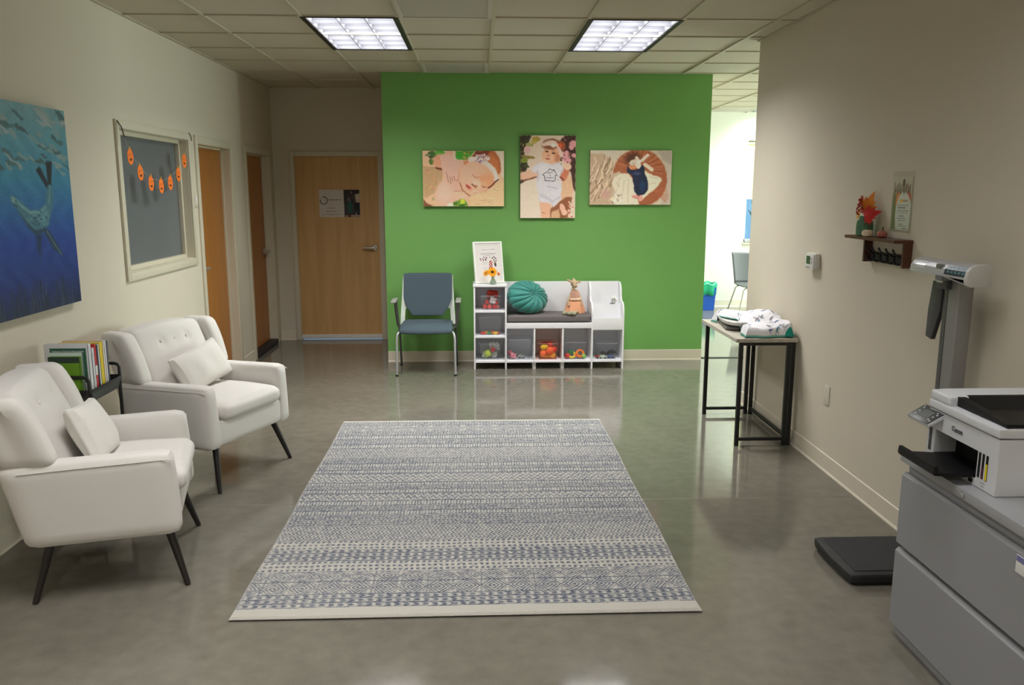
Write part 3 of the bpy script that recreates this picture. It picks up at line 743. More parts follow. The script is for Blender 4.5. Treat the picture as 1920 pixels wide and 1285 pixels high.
# teal pleated round pillow
def pouf():
    n = 320; ax = Vector((.52, -.70, .46)).normalized(); mb = MB(); R, Tk = .193, .125
    M = Vector((0, 0, 1)).rotation_difference(ax).to_matrix().to_4x4()
    M = M @ Matrix.Rotation(.3, 4, 'Z')
    prof = []
    k = 28
    def fn(v): return v
    bm = mb.bm; rings = []
    for i in range(k+1):
        a = PI*i/k; r = math.sin(a); z = -math.cos(a); ring = []
        for j in range(n):
            th = 2*PI*j/n; pl = abs(math.sin(th*7.5+.5*math.sin(3*th)+.3*math.sin(5*th+1)))**.38
            rr = r**.75 if r > 0 else 0
            depth = .021*(1-pl)*min(1, 3*rr+.1)
            bulge = z*Tk*(1-.85*math.exp(-(rr/.16)**2)*.5)
            swirl = .25*(1-rr)
            ring.append(bm.verts.new(M @ Vector(((R*rr-depth*.5)*math.cos(th+swirl), (R*rr-depth*.5)*math.sin(th+swirl), bulge-math.copysign(depth, z)*(1 if abs(z) > .05 else 0)))))
        rings.append(ring)
    for a, b in zip(rings, rings[1:]):
        for j in range(n): bm.faces.new((a[j], a[(j+1) % n], b[(j+1) % n], b[j]))
    bmesh.ops.remove_doubles(bm, verts=bm.verts, dist=.0006)
    for v in bm.verts: v.co.z *= .86; v.co.x *= 1.10
    low = min(v.co.z for v in bm.verts)
    c = Vector((.462, 7.765, .516-low-.004)); bm.transform(Matrix.Translation(c))
    xs_ = [v.co.x for v in bm.verts]; ys_ = [v.co.y for v in bm.verts]; sh = Vector((max(0, .2625-min(xs_)), min(0, UB-.018-max(ys_)), 0)); bm.transform(Matrix.Translation(sh)); c = c+sh
    t = thing('round_pillow', 'round pleated teal velvet pillow on the storage bench', 'pillow', (c.x, c.y, .515))
    obj('pillow_body', mb, mat('teal_velvet', (44, 132, 124), .5, bump=.2, bscale=500, sheen=.35, var=.12), t, sharp=180)
    def ph(th): return th*7.5+.5*math.sin(3*th)+.3*math.sin(5*th+1)
    ths = []; st = 2*PI/1440
    for q in range(1440):
        a0, a1 = math.sin(ph(q*st)), math.sin(ph((q+1)*st))
        if a0*a1 <= 0 and a0 != a1: ths.append(q*st+st*a0/(a0-a1))
    sm = MB()
    for th in ths:
        pts = []
        for i in range(15, 29):
            a = PI*(i-.5)/28; r = math.sin(a); z = -math.cos(a); rr = r**.75
            dp = .021*min(1, 3*rr+.1); bl = z*Tk*(1-.85*math.exp(-(rr/.16)**2)*.5); sw = .25*(1-rr)
            v = M @ Vector(((R*rr-dp*.5)*math.cos(th+sw), (R*rr-dp*.5)*math.sin(th+sw), bl-dp*.55)); v.z *= .86; v.x *= 1.10; pts.append(v+c)
        sm.tube(pts, .0026, 6)
    obj('pleat_shade', sm, mat('teal_crease_shade', (14, 72, 72), .8), t, kind='stuff')  # dark teal tubes draw the shade down in the pleat creases
    p = c+ax*(Tk*.62); b = MB(); b.ell((0, 0, 0), (.016, .016, .008), 14, M); b.bm.transform(Matrix.Translation(p)); obj('button', b, mat('teal_dark', (36, 110, 108), .6), t)
pouf()

# framed poster leaning on the top of the bench's left column
def leaning_frame():
    W_, H_ = .292, .392; lean = math.radians(11)
    R = Matrix.Rotation(math.radians(20), 4, 'Z') @ Matrix.Rotation(-lean, 4, 'X')
    M = Matrix.Translation((.106, 7.755, .804)) @ R
    t = thing('picture_frame', 'white framed notice leaning on top of the storage bench', 'picture frame', (.106, 7.755, .803))
    fb = .016; m = MB()
    for a, b, c, d in ((-W_/2, -W_/2+fb, 0, H_), (W_/2-fb, W_/2, 0, H_), (-W_/2+fb, W_/2-fb, 0, fb), (-W_/2+fb, W_/2-fb, H_-fb, H_)): m.box(a, b, -.011, .011, c, d, .002, M=M)
    obj('frame', m, mat('frame_white_gloss', (232, 236, 228), .35), t)
    a = Art(0, 0, 600, 820, 120, (222, 216, 214)); g = (150, 145, 148)
    a.L(60, 40, 540, 40, 6, (170, 168, 165)); a.L(150, 140, 470, 132, 7, g); a.L(130, 228, 480, 222, 10, (120, 116, 118)); a.L(190, 262, 430, 256, 7, g)
    for x, y in ((120, 330), (175, 335), (200, 300), (260, 310), (240, 350), (190, 365), (130, 360), (340, 300), (400, 320), (440, 300), (470, 330), (360, 380), (430, 365), (480, 380)):
        a.E(x, y, rng.randint(12, 26), rng.randint(10, 20), (rng.randint(90, 150), rng.randint(85, 120), rng.randint(90, 120)), rng.randint(0, 90))
    for y in (400, 440, 520, 560): a.L(160, y, 230+rng.randint(0, 60), y, 6, (176, 172, 174))
    a.E(455, 450, 26, 60, (70, 62, 66), -10); a.E(445, 420, 14, 18, (190, 150, 130)); a.noise(2)
    fr = [v for v in t.children]
    O = M @ Vector((-W_/2+fb, -.004, H_-fb)); U = (M @ Vector((W_/2-fb, -.004, H_-fb)))-O; V = (M @ Vector((-W_/2+fb, -.004, fb)))-O
    a.plane('print', O, U, V, mat_paint('print_satin', .5), t)
    obj('backing', MB().box(-W_/2+fb, W_/2-fb, 0, .008, fb, H_-fb, M=M), mat('backing_board', (150, 130, 105), .8), t, smooth=False)
    m = MB(); m.prism([(.009, .30), (.013, .30), (.085, .034), (.080, .026)], 'yz', -.03, .03, M=M @ Matrix.Rotation(0, 4, 'X')); obj('stand_leg', m, mat('backing_board', (150, 130, 105)), t, smooth=False)
leaning_frame()

def vase_flowers():
    c = Vector((.135, 7.645, .803)); t = thing('flower_vase', 'small glass vase with a yellow sunflower in front of the framed notice', 'vase', c)
    m = MB(); m.lathe([(0, .0), (.028, .0), (.033, .006), (.032, .024), (.017, .05), (.013, .085), (.019, .105), (.017, .105), (.011, .085), (.015, .051), (.029, .024), (.028, .006), (0, .006)], c, 20)
    obj('glass_body', m, mat_clear('vase_glass', (220, 228, 220), .85), t)
    m = MB(); m.tube([c+Vector((.012, 0, .01)), c+Vector((.004, .002, .06)), c+Vector((-.004, -.002, .115))], .002, 6)
    m.tube([c+Vector((-.008, 0, .01)), c+Vector((-.01, .003, .08)), c+Vector((-.012, .01, .20))], .0016, 6); obj('stem', m, mat('stem_green', (70, 92, 45), .6), t)
    def flower(o, n, r, col, cc, tilt, name='flower'):
        m = MB(); Rm = Vector((0, 0, 1)).rotation_difference(Vector(tilt).normalized()).to_matrix().to_4x4()
        for ring, rr in ((0, r), (1, r*.75)):
            for k in range(n):
                A = Matrix.Translation(o) @ Rm @ Matrix.Rotation(2*PI*(k+.5*ring)/n, 4, 'Z')
                pts = [(0, 0, .002*ring), (rr*.5, -rr*.16, .005), (rr, 0, .001), (rr*.5, rr*.16, .005)]
                vs = [m.bm.verts.new(A @ Vector(p)) for p in pts]; mid = m.bm.verts.new(A @ Vector((rr*.5, 0, .0)))
                for q in range(4): m.bm.faces.new((vs[q], vs[(q+1) % 4], mid)) if q in (1, 2, 0, 3) else None
        f = obj(name, m, mat('petal_%d_%d' % (col[0], col[1]), col, .7), t, solid=.001, smooth=False)
        d = MB(); d.ell((0, 0, 0), (r*.3, r*.3, r*.13), 12, Rm); d.bm.transform(Matrix.Translation(o)); obj('flower_centre', d, mat('fc_%d' % cc[0], cc, .9), f)
    flower(c+Vector((-.006, -.022, .118)), 13, .054, (246, 178, 24), (62, 34, 16), (.0, -1, .35))
    flower(c+Vector((-.064, -.012, .106)), 9, .040, (236, 176, 60), (170, 100, 40), (-.5, -.8, .4))
    flower(c+Vector((.050, -.01, .098)), 7, .022, (225, 140, 70), (120, 50, 30), (.5, -.8, .2))
    b = MB()
    for k in range(16):
        a = k*2.4; b.ell(c+Vector((-.020+.012*math.cos(a), .004+.008*math.sin(a), .135+k*.0055)), (.0065, .0065, .0065), 8)
    obj('berries', b, mat('berry_red', (196, 58, 40), .4), t, kind=None)
vase_flowers()
#@@TOYS
# ================================================================== SMALL THINGS ON AND IN THE BENCH
def doll():
    c = Vector((.905, 7.76, .513)); t = thing('plush_doe', 'plush deer doll in a peach dress sitting on the grey bench cushion', 'plush toy', c)
    b = MB(); P = lambda x, y, z: c+Vector((x, y, z))
    b.ell(P(.012, 0, .10), (.055, .035, .10), 16)                      # torso under the dress
    b.ell(P(-.005, 0, .225), (.020, .02, .035), 12)                     # neck
    b.ell(P(.0, -.006, .285), (.034, .034, .034), 16)                    # head
    b.ell(P(.012, -.030, .262), (.019, .026, .019), 14)                  # muzzle
    b.ell(P(-.004, 0, .318), (.016, .016, .018), 10)
    for s in (-1, 1):
        b.tube([P(s*.025, .004, .30), P(s*.050, .004, .312 if s < 0 else .298), P(s*.070, .004, .322 if s < 0 else .300)], [.010, .013, .003], 10)
    b.tube([P(-.03, -.01, .18), P(-.058, -.03, .12), P(-.050, -.045, .075)], [.012, .010, .011], 10)   # arms
    b.tube([P(.045, -.01, .18), P(.072, -.025, .12), P(.066, -.035, .075)], [.012, .010, .011], 10)
    b.tube([P(-.01, -.03, .02), P(-.03, -.085, .018), P(-.075, -.115, .020)], [.018, .013, .012], 10)   # legs folded to the left
    b.tube([P(.03, -.04, .02), P(.0, -.10, .018), P(-.035, -.135, .018)], [.018, .013, .012], 10)
    obj('body', b, mat('plush_tan', (196, 170, 140), .95, bump=.4, bscale=500), t, remesh=.0045)
    e = MB()
    for s in (-1, 1): e = MB(); e.ell(P(s*.020+.001, -.034, .290), (.0042, .0042, .0048), 8); obj('eye', e, mat('plush_dark', (34, 26, 24), .4), t)
    e = MB(); e.ell(P(.013, -.056, .266), (.006, .004, .004), 8); obj('nose', e, mat('plush_dark', (34, 26, 24)), t)
    d = MB(); n = 48
    def df(v):
        a = math.atan2(v.y, v.x); r = math.hypot(v.x, v.y); k = max(0, 1-v.z/.16)
        w = 1+.07*math.sin(a*11)*k; return (v.x*w*1.05, v.y*w*.62, v.z)
    d.lathe([(.052, .0), (.092, .004), (.086, .05), (.070, .105), (.050, .15), (.046, .155)], P(.012, 0, .0), n, fn=df)
    obj('skirt', d, mat('peach_cloth', (232, 168, 130), .9, bump=.3, bscale=300), t)
    d = MB(); d.lathe([(.058, .135), (.054, .17), (.040, .205), (.026, .22), (.022, .222)], P(.010, 0, .0), 32, fn=lambda v: (v.x, v.y*.75, v.z))
    obj('bodice', d, mat('bodice_brown', (188, 144, 124), .9, bump=.5, bscale=250, var=.35, vscale=70), t)
    d = MB(); d.lathe([(.066, .125), (.064, .140), (.055, .150)], P(.012, 0, 0), 32, fn=lambda v: (v.x, v.y*.72, v.z)); obj('sash', d, mat('sash_cream', (236, 200, 172), .9), t, solid=.002)
    for k, (x, y) in enumerate(((-.098, -.125), (-.055, -.150), (-.018, -.155))):
        s = MB(); s.ell(P(x, y, .020), (.026, .018, .019), 12); obj('shoe', s, mat('sage_felt', (158, 160, 134), .9), t)
doll()
def rack_toy():
    c = Vector((1.285, 7.745, .6075)); t = thing('pebble_toy', 'small white rounded toy with a black squiggle on the upper tier of the rack', 'toy', c)
    m = MB(); m.ell(c+Vector((0, 0, .036)), (.032, .012, .037), 14); obj('body', m, M_paper, t)
    m = MB(); m.tube([c+Vector((-.016, -.010, .020)), c+Vector((-.010, -.0125, .048)), c+Vector((0, -.0135, .030)), c+Vector((.008, -.0125, .050)), c+Vector((.016, -.010, .024))], .0026, 6)
    m.box(c.x-.034, c.x+.01, c.y-.006, c.y+.006, c.z, c.z+.003); obj('squiggle', m, M_blk, t)
rack_toy()

BINS = []
def bin_(x, z, w_, h_, where, m=None, y=7.74, d_=.22, grp='clear bins in the bench cubbies'):
    t = thing('toy_bin', where, 'bin', (x, y, z), group=grp)
    mb = MB(); k = .86; n = 0
    def ring(s, zz, q): return [(x+sx*w_/2*s-sx*q, y+sy*d_/2*s-sy*q, zz) for sx, sy in ((-1, -1), (1, -1), (1, 1), (-1, 1))]
    R = [ring(k, z+.001, 0), ring(1, z+h_, 0), ring(1, z+h_, -.005)]
    V = [[mb.bm.verts.new(p) for p in r] for r in R]
    mb.bm.faces.new(V[0])
    for a, b in zip(V, V[1:]):
        for i in range(4): mb.bm.faces.new((a[i], a[(i+1) % 4], b[(i+1) % 4], b[i]))
    obj('bin_shell', mb, m or M_bin, t, smooth=False)
    rm = MB(); rm.tube([Vector(p) for p in R[1]], .0016, 6, closed=True); obj('rim', rm, mat('bin_rim', (176, 180, 184), .25), t)
    rm = MB(); rm.tube([Vector(p)+Vector((0, 0, .001)) for p in ring(k, z+.001, 0)], .0012, 6, closed=True); obj('bottom_edge', rm, mat('bin_rim', (176, 180, 184)), t)
    return t
Z0, Z1, Z2 = .085, .322, .562
C = dict(a=.118, b=.105, c=.105, d=.372, e=.656, f=.915, g=1.212)
bin_(C['a'], Z2, .19, .135, 'clear plastic bin in the top left cubby holding red star pieces')
bin_(C['b'], Z1, .21, .175, 'clear plastic bin in the middle left cubby with flat pieces at its bottom')
bin_(C['c'], Z0, .20, .155, 'clear plastic bin in the bottom left cubby holding crinkly packets')
bin_(C['d']+.016, Z0, .22, .195, 'clear plastic bin in the first cubby under the seat with pink toys')
bin_(C['e'], Z0, .185, .155, 'clear bin with red tinted sides in the middle cubby full of play fruit', mat_clear('red_tint_plastic', (252, 214, 198), .95, .1))
bin_(C['f'], Z0, .20, .165, 'clear plastic bin in the third cubby under the seat with bright rings')
bin_(C['g'], Z0, .20, .155, 'clear plastic bin in the right end cubby under the book rack with toy cars')
def toy(name, label, cat, shape, c, s, col, rot=0, group=None, rough=.45):
    mb = MB(); R = Matrix.Rotation(rot, 4, 'Z') @ Matrix.Rotation(rot*.37, 4, 'Y')
    m = mat('toy_%d_%d_%d' % col, col, rough)
    if shape == 'ball': mb.ell((0, 0, 0), (s, s, s*.97), 18)
    elif shape == 'pear': mb.lathe([(0, -s), (s*.7, -s*.85), (s*.95, -s*.2), (s*.6, s*.5), (s*.32, s*1.0), (0, s*1.15)], n=16, M=Matrix.Rotation(1.2, 4, 'Y') @ R)
    elif shape == 'ring': 
        mb.tube([Vector((math.cos(a)*s, math.sin(a)*s*.9, 0)) for a in [2*PI*i/20 for i in range(20)]], s*.36, 10, closed=True); mb.bm.transform(Matrix.Rotation(1.15, 4, 'X') @ Matrix.Rotation(rot*.2, 4, 'Y'))
    elif shape == 'banana': mb.tube([Vector((math.cos(a)*s*1.5, 0, -math.sin(a)*s*.9)) for a in [.5+2.1*i/8 for i in range(9)]], [s*.1, s*.28, s*.36, s*.4, s*.42, s*.4, s*.34, s*.24, s*.08], 10); mb.bm.transform(Matrix.Rotation(rot, 4, 'Z') @ Matrix.Rotation(1.2, 4, 'X'))
    elif shape == 'star':
        pts = [((s if i % 2 == 0 else s*.45)*math.cos(PI/2+i*PI/5), (s if i % 2 == 0 else s*.45)*math.sin(PI/2+i*PI/5)) for i in range(10)]
        mb.prism(pts, 'xz', -s*.18, s*.18, s*.04, M=R)
    elif shape == 'block': mb.box(-s, s, -s*.7, s*.7, -s*.6, s*.6, s*.15, M=R)
    elif shape == 'packet':
        def pf(p): q = p*60; return p+Vector((noise.noise(q), noise.noise(q+Vector((9, 0, 0))), noise.noise(q+Vector((0, 9, 0)))))*s*.28
        mb.pad(-s, s, -s*.35, s*.35, -s*.8, s*.8, r=s*.3, puff=0, cuts=9, fn=pf); mb.bm.transform(R)
    elif shape == 'car':
        mb.prism([(-s, -s*.35), (s, -s*.35), (s, .0), (s*.55, s*.08), (s*.3, s*.42), (-s*.4, s*.42), (-s*.7, s*.05), (-s, 0)], 'xz', -s*.42, s*.42, s*.06, M=R)
    mb.bm.transform(Matrix.Scale(TS, 4)); s *= TS
    lo = min(v.co.z for v in mb.bm.verts); mb.bm.transform(Matrix.Translation((c[0], c[1]+.02, c[2]-lo)))
    if shape == 'car':
        t = thing(name, label, cat, (c[0], c[1], c[2]), group=group); obj('car_body', mb, m, t)
        for a in (-.55, .55):
            for q in (-.42, .42):
                wm = MB(); p0 = R @ Vector((a*s, q*s*.9, -s*.30)); p1 = R @ Vector((a*s, q*s*1.15, -s*.30)); o = Vector((c[0], c[1]+.02, c[2]-lo))
                wm.tube([p0+o, p1+o], s*.2, 12); obj('wheel', wm, M_blk, t)
        return t
    return obj(name, mb, m, label=label, cat=cat, group=group)
TS = 1.18
rnd = random.Random(3)
# top left: red foil pieces and a pile of ribbon
for k, (dx, dz, s) in enumerate(((-.058, .002, .026), (-.015, .002, .027), (.032, .002, .026), (.062, .004, .02), (-.040, .047, .023), (.012, .050, .024), (.050, .044, .020))):
    toy('foil_star', 'red foil star piece in the top left bin, ' + ['leftmost of the bottom layer', 'second of the bottom layer', 'third of the bottom layer', 'rightmost of the bottom layer', 'left of the upper layer', 'middle of the upper layer', 'right of the upper layer'][k],
        'ornament', 'star', (C['a']+dx, 7.68+.01*(k % 2), Z2+dz), s, [(214, 70, 62), (232, 98, 84), (196, 40, 44), (222, 130, 120)][k % 4], rnd.uniform(-.3, .3), 'red foil stars in the top left bin', .22)
toy('silver_packet', 'shiny silver packet lying across the red stars in the top left bin', 'packet', 'packet', (C['a']+.02, 7.685, Z2+.05), .03, (226, 216, 214), .4, rough=.15)
toy('red_tissue', 'crumpled red tissue piled on top of the foil stars', 'tissue', 'packet', (C['a']+.012, 7.72, Z2+.085), .044, (186, 52, 36), .2, rough=.6)
# middle left
for k, (dx, s, col, sh) in enumerate(((-.068, .016, (206, 62, 44), 'block'), (-.036, .018, (196, 120, 50), 'block'), (-.004, .017, (60, 128, 70), 'block'), (.028, .018, (206, 90, 40), 'block'), (.052, .017, (228, 186, 50), 'block'), (.078, .012, (216, 90, 70), 'block'))):
    toy('toy_block', ['red', 'brown orange', 'green', 'burnt orange', 'yellow', 'pale red'][k]+' block on the bottom of the middle left bin', 'toy block', sh, (C['b']+dx, 7.67+.012*(k % 2), Z1+.003), s, col, rnd.uniform(-.5, .5), 'blocks in the middle left bin')
# bottom left
toy('shaker_ball', 'lime green ball in the bottom left bin', 'ball', 'ball', (C['c']-.02, 7.68, Z0+.02), .030, (190, 205, 70))
toy('clear_packet', 'crinkled clear packet on the left of the bottom left bin', 'packet', 'packet', (C['c']-.045, 7.70, Z0+.005), .028, (190, 196, 176), .5, rough=.2)
toy('silver_packet', 'crinkled silver packet at the top of the bottom left bin', 'packet', 'packet', (C['c']+.04, 7.71, Z0+.075), .040, (214, 214, 212), .2, rough=.15)
toy('clear_packet', 'crinkled grey packet on the right of the bottom left bin', 'packet', 'packet', (C['c']+.036, 7.70, Z0+.005), .030, (180, 180, 170), -.4, rough=.2)
toy('red_bow', 'red star shaped piece in the bottom left bin', 'toy', 'star', (C['c']+.028, 7.655, Z0+.068), .026, (206, 52, 58), .3)
# first under the seat
toy('pink_purse', 'pale pink soft toy in the first bin under the seat', 'toy', 'packet', (C['d']-.045, 7.67, Z0+.003), .026, (214, 128, 140), .2)
toy('rose_ball', 'small rose ball behind the pink soft toy', 'ball', 'ball', (C['d']-.075, 7.70, Z0+.028), .022, (186, 96, 110))
toy('grey_toy_car', 'small grey toy car in the first bin under the seat', 'toy car', 'car', (C['d']+.03, 7.69, Z0+.004), .03, (150, 152, 146), .3)
# play fruit
toy('play_pear', 'yellow green play pear at the upper left of the fruit bin', 'play food', 'pear', (C['e']-.035, 7.665, Z0+.075), .030, (206, 206, 40))
toy('play_orange', 'orange play fruit in the centre of the fruit bin', 'play food', 'ball', (C['e']+.018, 7.655, Z0+.042), .032, (244, 136, 70))
toy('play_peach', 'peach play fruit at the left of the fruit bin', 'play food', 'ball', (C['e']-.045, 7.66, Z0+.026), .027, (242, 144, 84))
toy('play_banana', 'yellow play banana at the bottom of the fruit bin', 'play food', 'banana', (C['e'], 7.645, Z0+.004), .048, (220, 216, 50), .1)
toy('play_lemon', 'yellow play lemon at the bottom right of the fruit bin', 'play food', 'ball', (C['e']+.045, 7.67, Z0+.004), .026, (222, 206, 56))
toy('play_apple', 'red play apple at the right of the fruit bin', 'play food', 'ball', (C['e']+.058, 7.68, Z0+.058), .025, (214, 56, 46))
toy('play_tomato', 'red play tomato at the top of the fruit bin', 'play food', 'ball', (C['e']+.022, 7.70, Z0+.10), .027, (206, 62, 50))
toy('play_pepper', 'orange red play pepper at the back of the fruit bin', 'play food', 'pear', (C['e']-.02, 7.74, Z0+.09), .03, (216, 80, 48))
# rings
for k, (dx, dz, s, col, sh) in enumerate(((-.072, .0, .022, (214, 52, 36), 'ball'), (-.03, 0, .026, (240, 206, 30), 'ring'), (-.040, .045, .020, (34, 130, 70), 'block'), (.022, .008, .020, (226, 90, 30), 'block'), (.050, .008, .028, (244, 128, 30), 'ring'), (.084, 0, .019, (130, 200, 80), 'ball'))):
    toy(['toy_ball', 'toy_ring', 'toy_block', 'toy_block', 'toy_ring', 'toy_ball'][k], ['red ball at the left of the ring bin', 'yellow toy ring in the third bin under the seat', 'green block above the yellow ring', 'orange block in the middle of the ring bin', 'orange toy ring in the third bin under the seat', 'light green ball at the right of the ring bin'][k], ['ball', 'ring', 'toy block', 'toy block', 'ring', 'ball'][k], sh, (C['f']+dx, 7.665, Z0+dz+.003), s, col, .3*k, 'bright toys in the third bin under the seat')
# cars
for k, (dx, dz, s, col) in enumerate(((-.070, .0, .026, (170, 70, 58)), (-.028, 0, .034, (206, 216, 190)), (-.02, .036, .028, (56, 44, 44)), (.045, .0, .030, (92, 110, 160)), (.050, .036, .036, (34, 36, 44)))):
    toy('toy_car', ['dull red toy car at the left of the car bin', 'white green toy car at the front of the car bin', 'dark brown toy car stacked on the white green one', 'blue toy car at the right of the car bin', 'black toy car stacked on the blue one'][k], 'toy car', 'car', (C['g']+dx, 7.675, Z0+dz+.003), s, col, [.4, -.1, .3, .2, -.5][k], 'toy cars in the right end bin')

# ================================================================== PICTURES ON THE GREEN WALL
M_print = mat_paint('canvas_print', .55)
def canvas(name, label, art, x0, x1, z0, z1, th=.036, edge=(70, 60, 50)):
    t = thing(name, label, 'picture', ((x0+x1)/2, YG-th/2, z0), group='baby photo canvases on the green wall')
    obj('canvas', MB().box(x0, x1, YG-th, YG-.001, z0, z1, .002), mat('canvas_edge_%d' % edge[0], edge, .7), t)
    y = YG-th-.0006; art.plane('print', (x0, y, z1), (x1-x0, 0, 0), (0, 0, z0-z1), M_print, t, gain=PG)
PG = 1.27
a = Art(120, 135, 1640, 1140, 190, (198, 164, 132)); a.warp(5, 60)
a.P([(120, 400), (500, 450), (480, 650), (350, 880), (150, 1000), (120, 900)], (174, 142, 106), 2)
for k in range(26): a.E(150+rnd.random()*280, 470+rnd.random()*560, 34, 16, (156+rnd.randint(0, 40), 124+rnd.randint(0, 30), 92+rnd.randint(0, 20)), rnd.randint(0, 180), .8)
a.E(300, 200, 90, 60, (60, 90, 42)); a.E(440, 168, 100, 42, (74, 150, 50)); a.E(285, 330, 45, 60, (74, 104, 42)); a.E(215, 215, 45, 28, (120, 120, 90)); a.E(260, 250, 30, 22, (50, 70, 40))
a.P([(730, 135), (1090, 135), (1010, 250), (900, 300), (735, 290)], (58, 140, 44), 1)
for k in range(30): a.E(860+rnd.random()*150, 150+rnd.random()*140, 18, 12, (90+rnd.randint(0, 80), 100+rnd.randint(0, 60), 60), rnd.randint(0, 180), .5)
a.E(455, 320, 140, 130, (196, 142, 112), 0, .5); a.L(370, 440, 500, 472, 36, (104, 50, 30)); a.P([(350, 435), (505, 450), (500, 500)], (110, 56, 34), 1)
a.P([(440, 220), (600, 150), (720, 170), (760, 290), (900, 310), (880, 470), (800, 660), (740, 690), (600, 700), (500, 560), (470, 440)], (202, 162, 146), 2)
a.E(640, 160, 90, 40, (196, 152, 132), 0, .6); a.L(700, 150, 720, 280, 30, (196, 178, 160))
a.P([(560, 600), (400, 780), (340, 950), (400, 1080), (560, 1120), (700, 1060), (980, 1000), (990, 940), (860, 860), (790, 700)], (206, 162, 142), 2)
a.E(520, 880, 140, 170, (214, 172, 154), 0, .8); a.E(790, 930, 160, 60, (214, 172, 146), 15, .8); a.L(700, 860, 860, 870, 14, (180, 130, 108))
a.E(1330, 390, 265, 285, (152, 86, 52), 20, .15); a.P([(1040, 240), (1120, 135), (1420, 135), (1330, 200), (1120, 270)], (108, 50, 36), 2); a.E(1440, 380, 100, 200, (176, 106, 64), -10, .8)
a.P([(1470, 135), (1640, 135), (1640, 640), (1590, 600), (1585, 400), (1545, 240)], (198, 184, 168), 1)
a.E(1130, 630, 385, 290, (208, 160, 134), 32, .06); a.E(1320, 650, 190, 130, (200, 144, 108), 30, .9); a.E(960, 560, 120, 210, (206, 166, 142), 10, .9); a.E(1120, 440, 190, 90, (210, 164, 138), 25, .9)
a.P([(880, 320), (1010, 300), (900, 400)], (190, 120, 90), 2)
a.PL([(1010, 290), (1120, 270), (1260, 330), (1370, 400), (1450, 490), (1500, 600), (1500, 660)], 84, (198, 188, 178))
for k in range(40): a.E(1120+rnd.random()*250, 200+rnd.random()*140, 26, 16, [(196, 176, 170), (172, 148, 158), (148, 120, 138), (206, 190, 182)][k % 4], rnd.randint(0, 180), .5)
a.PL([(1045, 560), (1090, 605), (1160, 605)], 20, (166, 112, 92)); a.E(1110, 560, 70, 36, (212, 160, 140), 20, .9); a.PL([(1210, 745), (1250, 785), (1310, 800)], 18, (150, 92, 70)); a.E(1260, 730, 70, 40, (206, 156, 120), 10, .9)
a.E(1125, 720, 90, 66, (216, 176, 154), 20, .7); a.PL([(1035, 730), (1075, 770), (1110, 800)], 22, (140, 82, 64)); a.E(1120, 770, 26, 14, (170, 112, 92), 30, .5)
a.E(985, 800, 85, 34, (184, 96, 84), 42, .3); a.PL([(930, 760), (990, 795), (1040, 850)], 12, (130, 50, 48)); a.E(1010, 850, 40, 26, (214, 120, 104), 30, .6); a.E(1090, 880, 110, 50, (214, 168, 142), 20, .9)
a.PL([(800, 690), (850, 830), (930, 900), (1000, 955)], 16, (150, 84, 60)); a.PL([(1350, 800), (1440, 730), (1530, 650)], 24, (84, 36, 24)); a.L(1270, 860, 1420, 790, 16, (196, 150, 126))
for l in ((560, 530, 600, 700), (625, 600, 640, 720), (665, 600, 672, 690)): a.L(*l, 12, (152, 108, 88))
a.PL([(705, 590), (712, 660), (750, 670), (790, 640)], 14, (168, 102, 86)); a.L(800, 470, 790, 640, 14, (190, 140, 120))
a.P([(1000, 970), (1200, 900), (1290, 870), (1400, 800), (1560, 690), (1640, 690), (1640, 1140), (1000, 1140)], (206, 172, 134), 1)
for k in range(26): a.L(*(lambda x, y: (x, y, x+60+rnd.random()*60, y-30+rnd.random()*50))(1050+rnd.random()*500, 800+rnd.random()*320), 12, [(176, 142, 106), (222, 190, 152)][k % 2], .7)
a.P([(680, 1140), (700, 1060), (830, 1010), (890, 1010), (950, 1100), (960, 1140)], (100, 134, 50), 1); a.E(860, 1060, 44, 56, (176, 184, 62)); a.E(850, 1120, 60, 20, (36, 96, 30)); a.E(720, 1090, 40, 26, (70, 100, 44))
a.P([(560, 1100), (650, 1060), (690, 1140), (560, 1140)], (196, 196, 178), 1); a.P([(120, 1000), (160, 1060), (300, 1140), (120, 1140)], (120, 74, 50), 1)
a.noise(3); canvas('canvas_print', 'wide canvas photo of a sleeping baby with a white headband on the green wall', a, -.519, .248, 1.516, 2.031)

a = Art(115, 105, 840, 1205, 130, (194, 174, 158)); a.warp(4, 40)
a.P([(115, 105), (275, 105), (255, 200), (165, 350), (210, 480), (170, 720), (115, 760)], (52, 46, 32), 1)
for k in range(40): a.E(125+rnd.random()*130, 120+rnd.random()*600, 16, 9, [(40, 50, 30), (92, 92, 48), (120, 110, 60), (66, 70, 40)][k % 4], rnd.randint(0, 180), .4)
a.P([(260, 105), (690, 105), (640, 200), (420, 210), (390, 450), (300, 560), (230, 560), (200, 400), (190, 280)], (196, 178, 162), 2)
a.E(320, 150, 52, 34, (158, 136, 64)); a.E(290, 190, 40, 24, (170, 150, 80)); a.E(235, 225, 50, 26, (146, 146, 88), 10); a.E(203, 292, 46, 50, (196, 156, 154)); a.E(215, 390, 96, 22, (128, 110, 56), 8); a.E(165, 432, 46, 34, (112, 124, 46)); a.E(190, 510, 44, 20, (60, 66, 36), 20)
a.P([(690, 105), (840, 105), (840, 860), (805, 790), (780, 600), (700, 420), (610, 210)], (60, 38, 30), 1)
for x, y, r in ((805, 215, 50), (780, 260, 36), (700, 390, 62), (740, 440, 44), (815, 370, 34), (720, 330, 30), (660, 330, 30)): a.E(x, y, r, r*.9, (196, 138, 142), 0, .4)
for k in range(30): a.E(640+rnd.random()*190, 130+rnd.random()*600, 15, 9, [(40, 34, 26), (90, 60, 44), (150, 100, 96), (56, 56, 36)][k % 4] if rnd.random() < .8 else (30, 24, 20), rnd.randint(0, 180), .4)
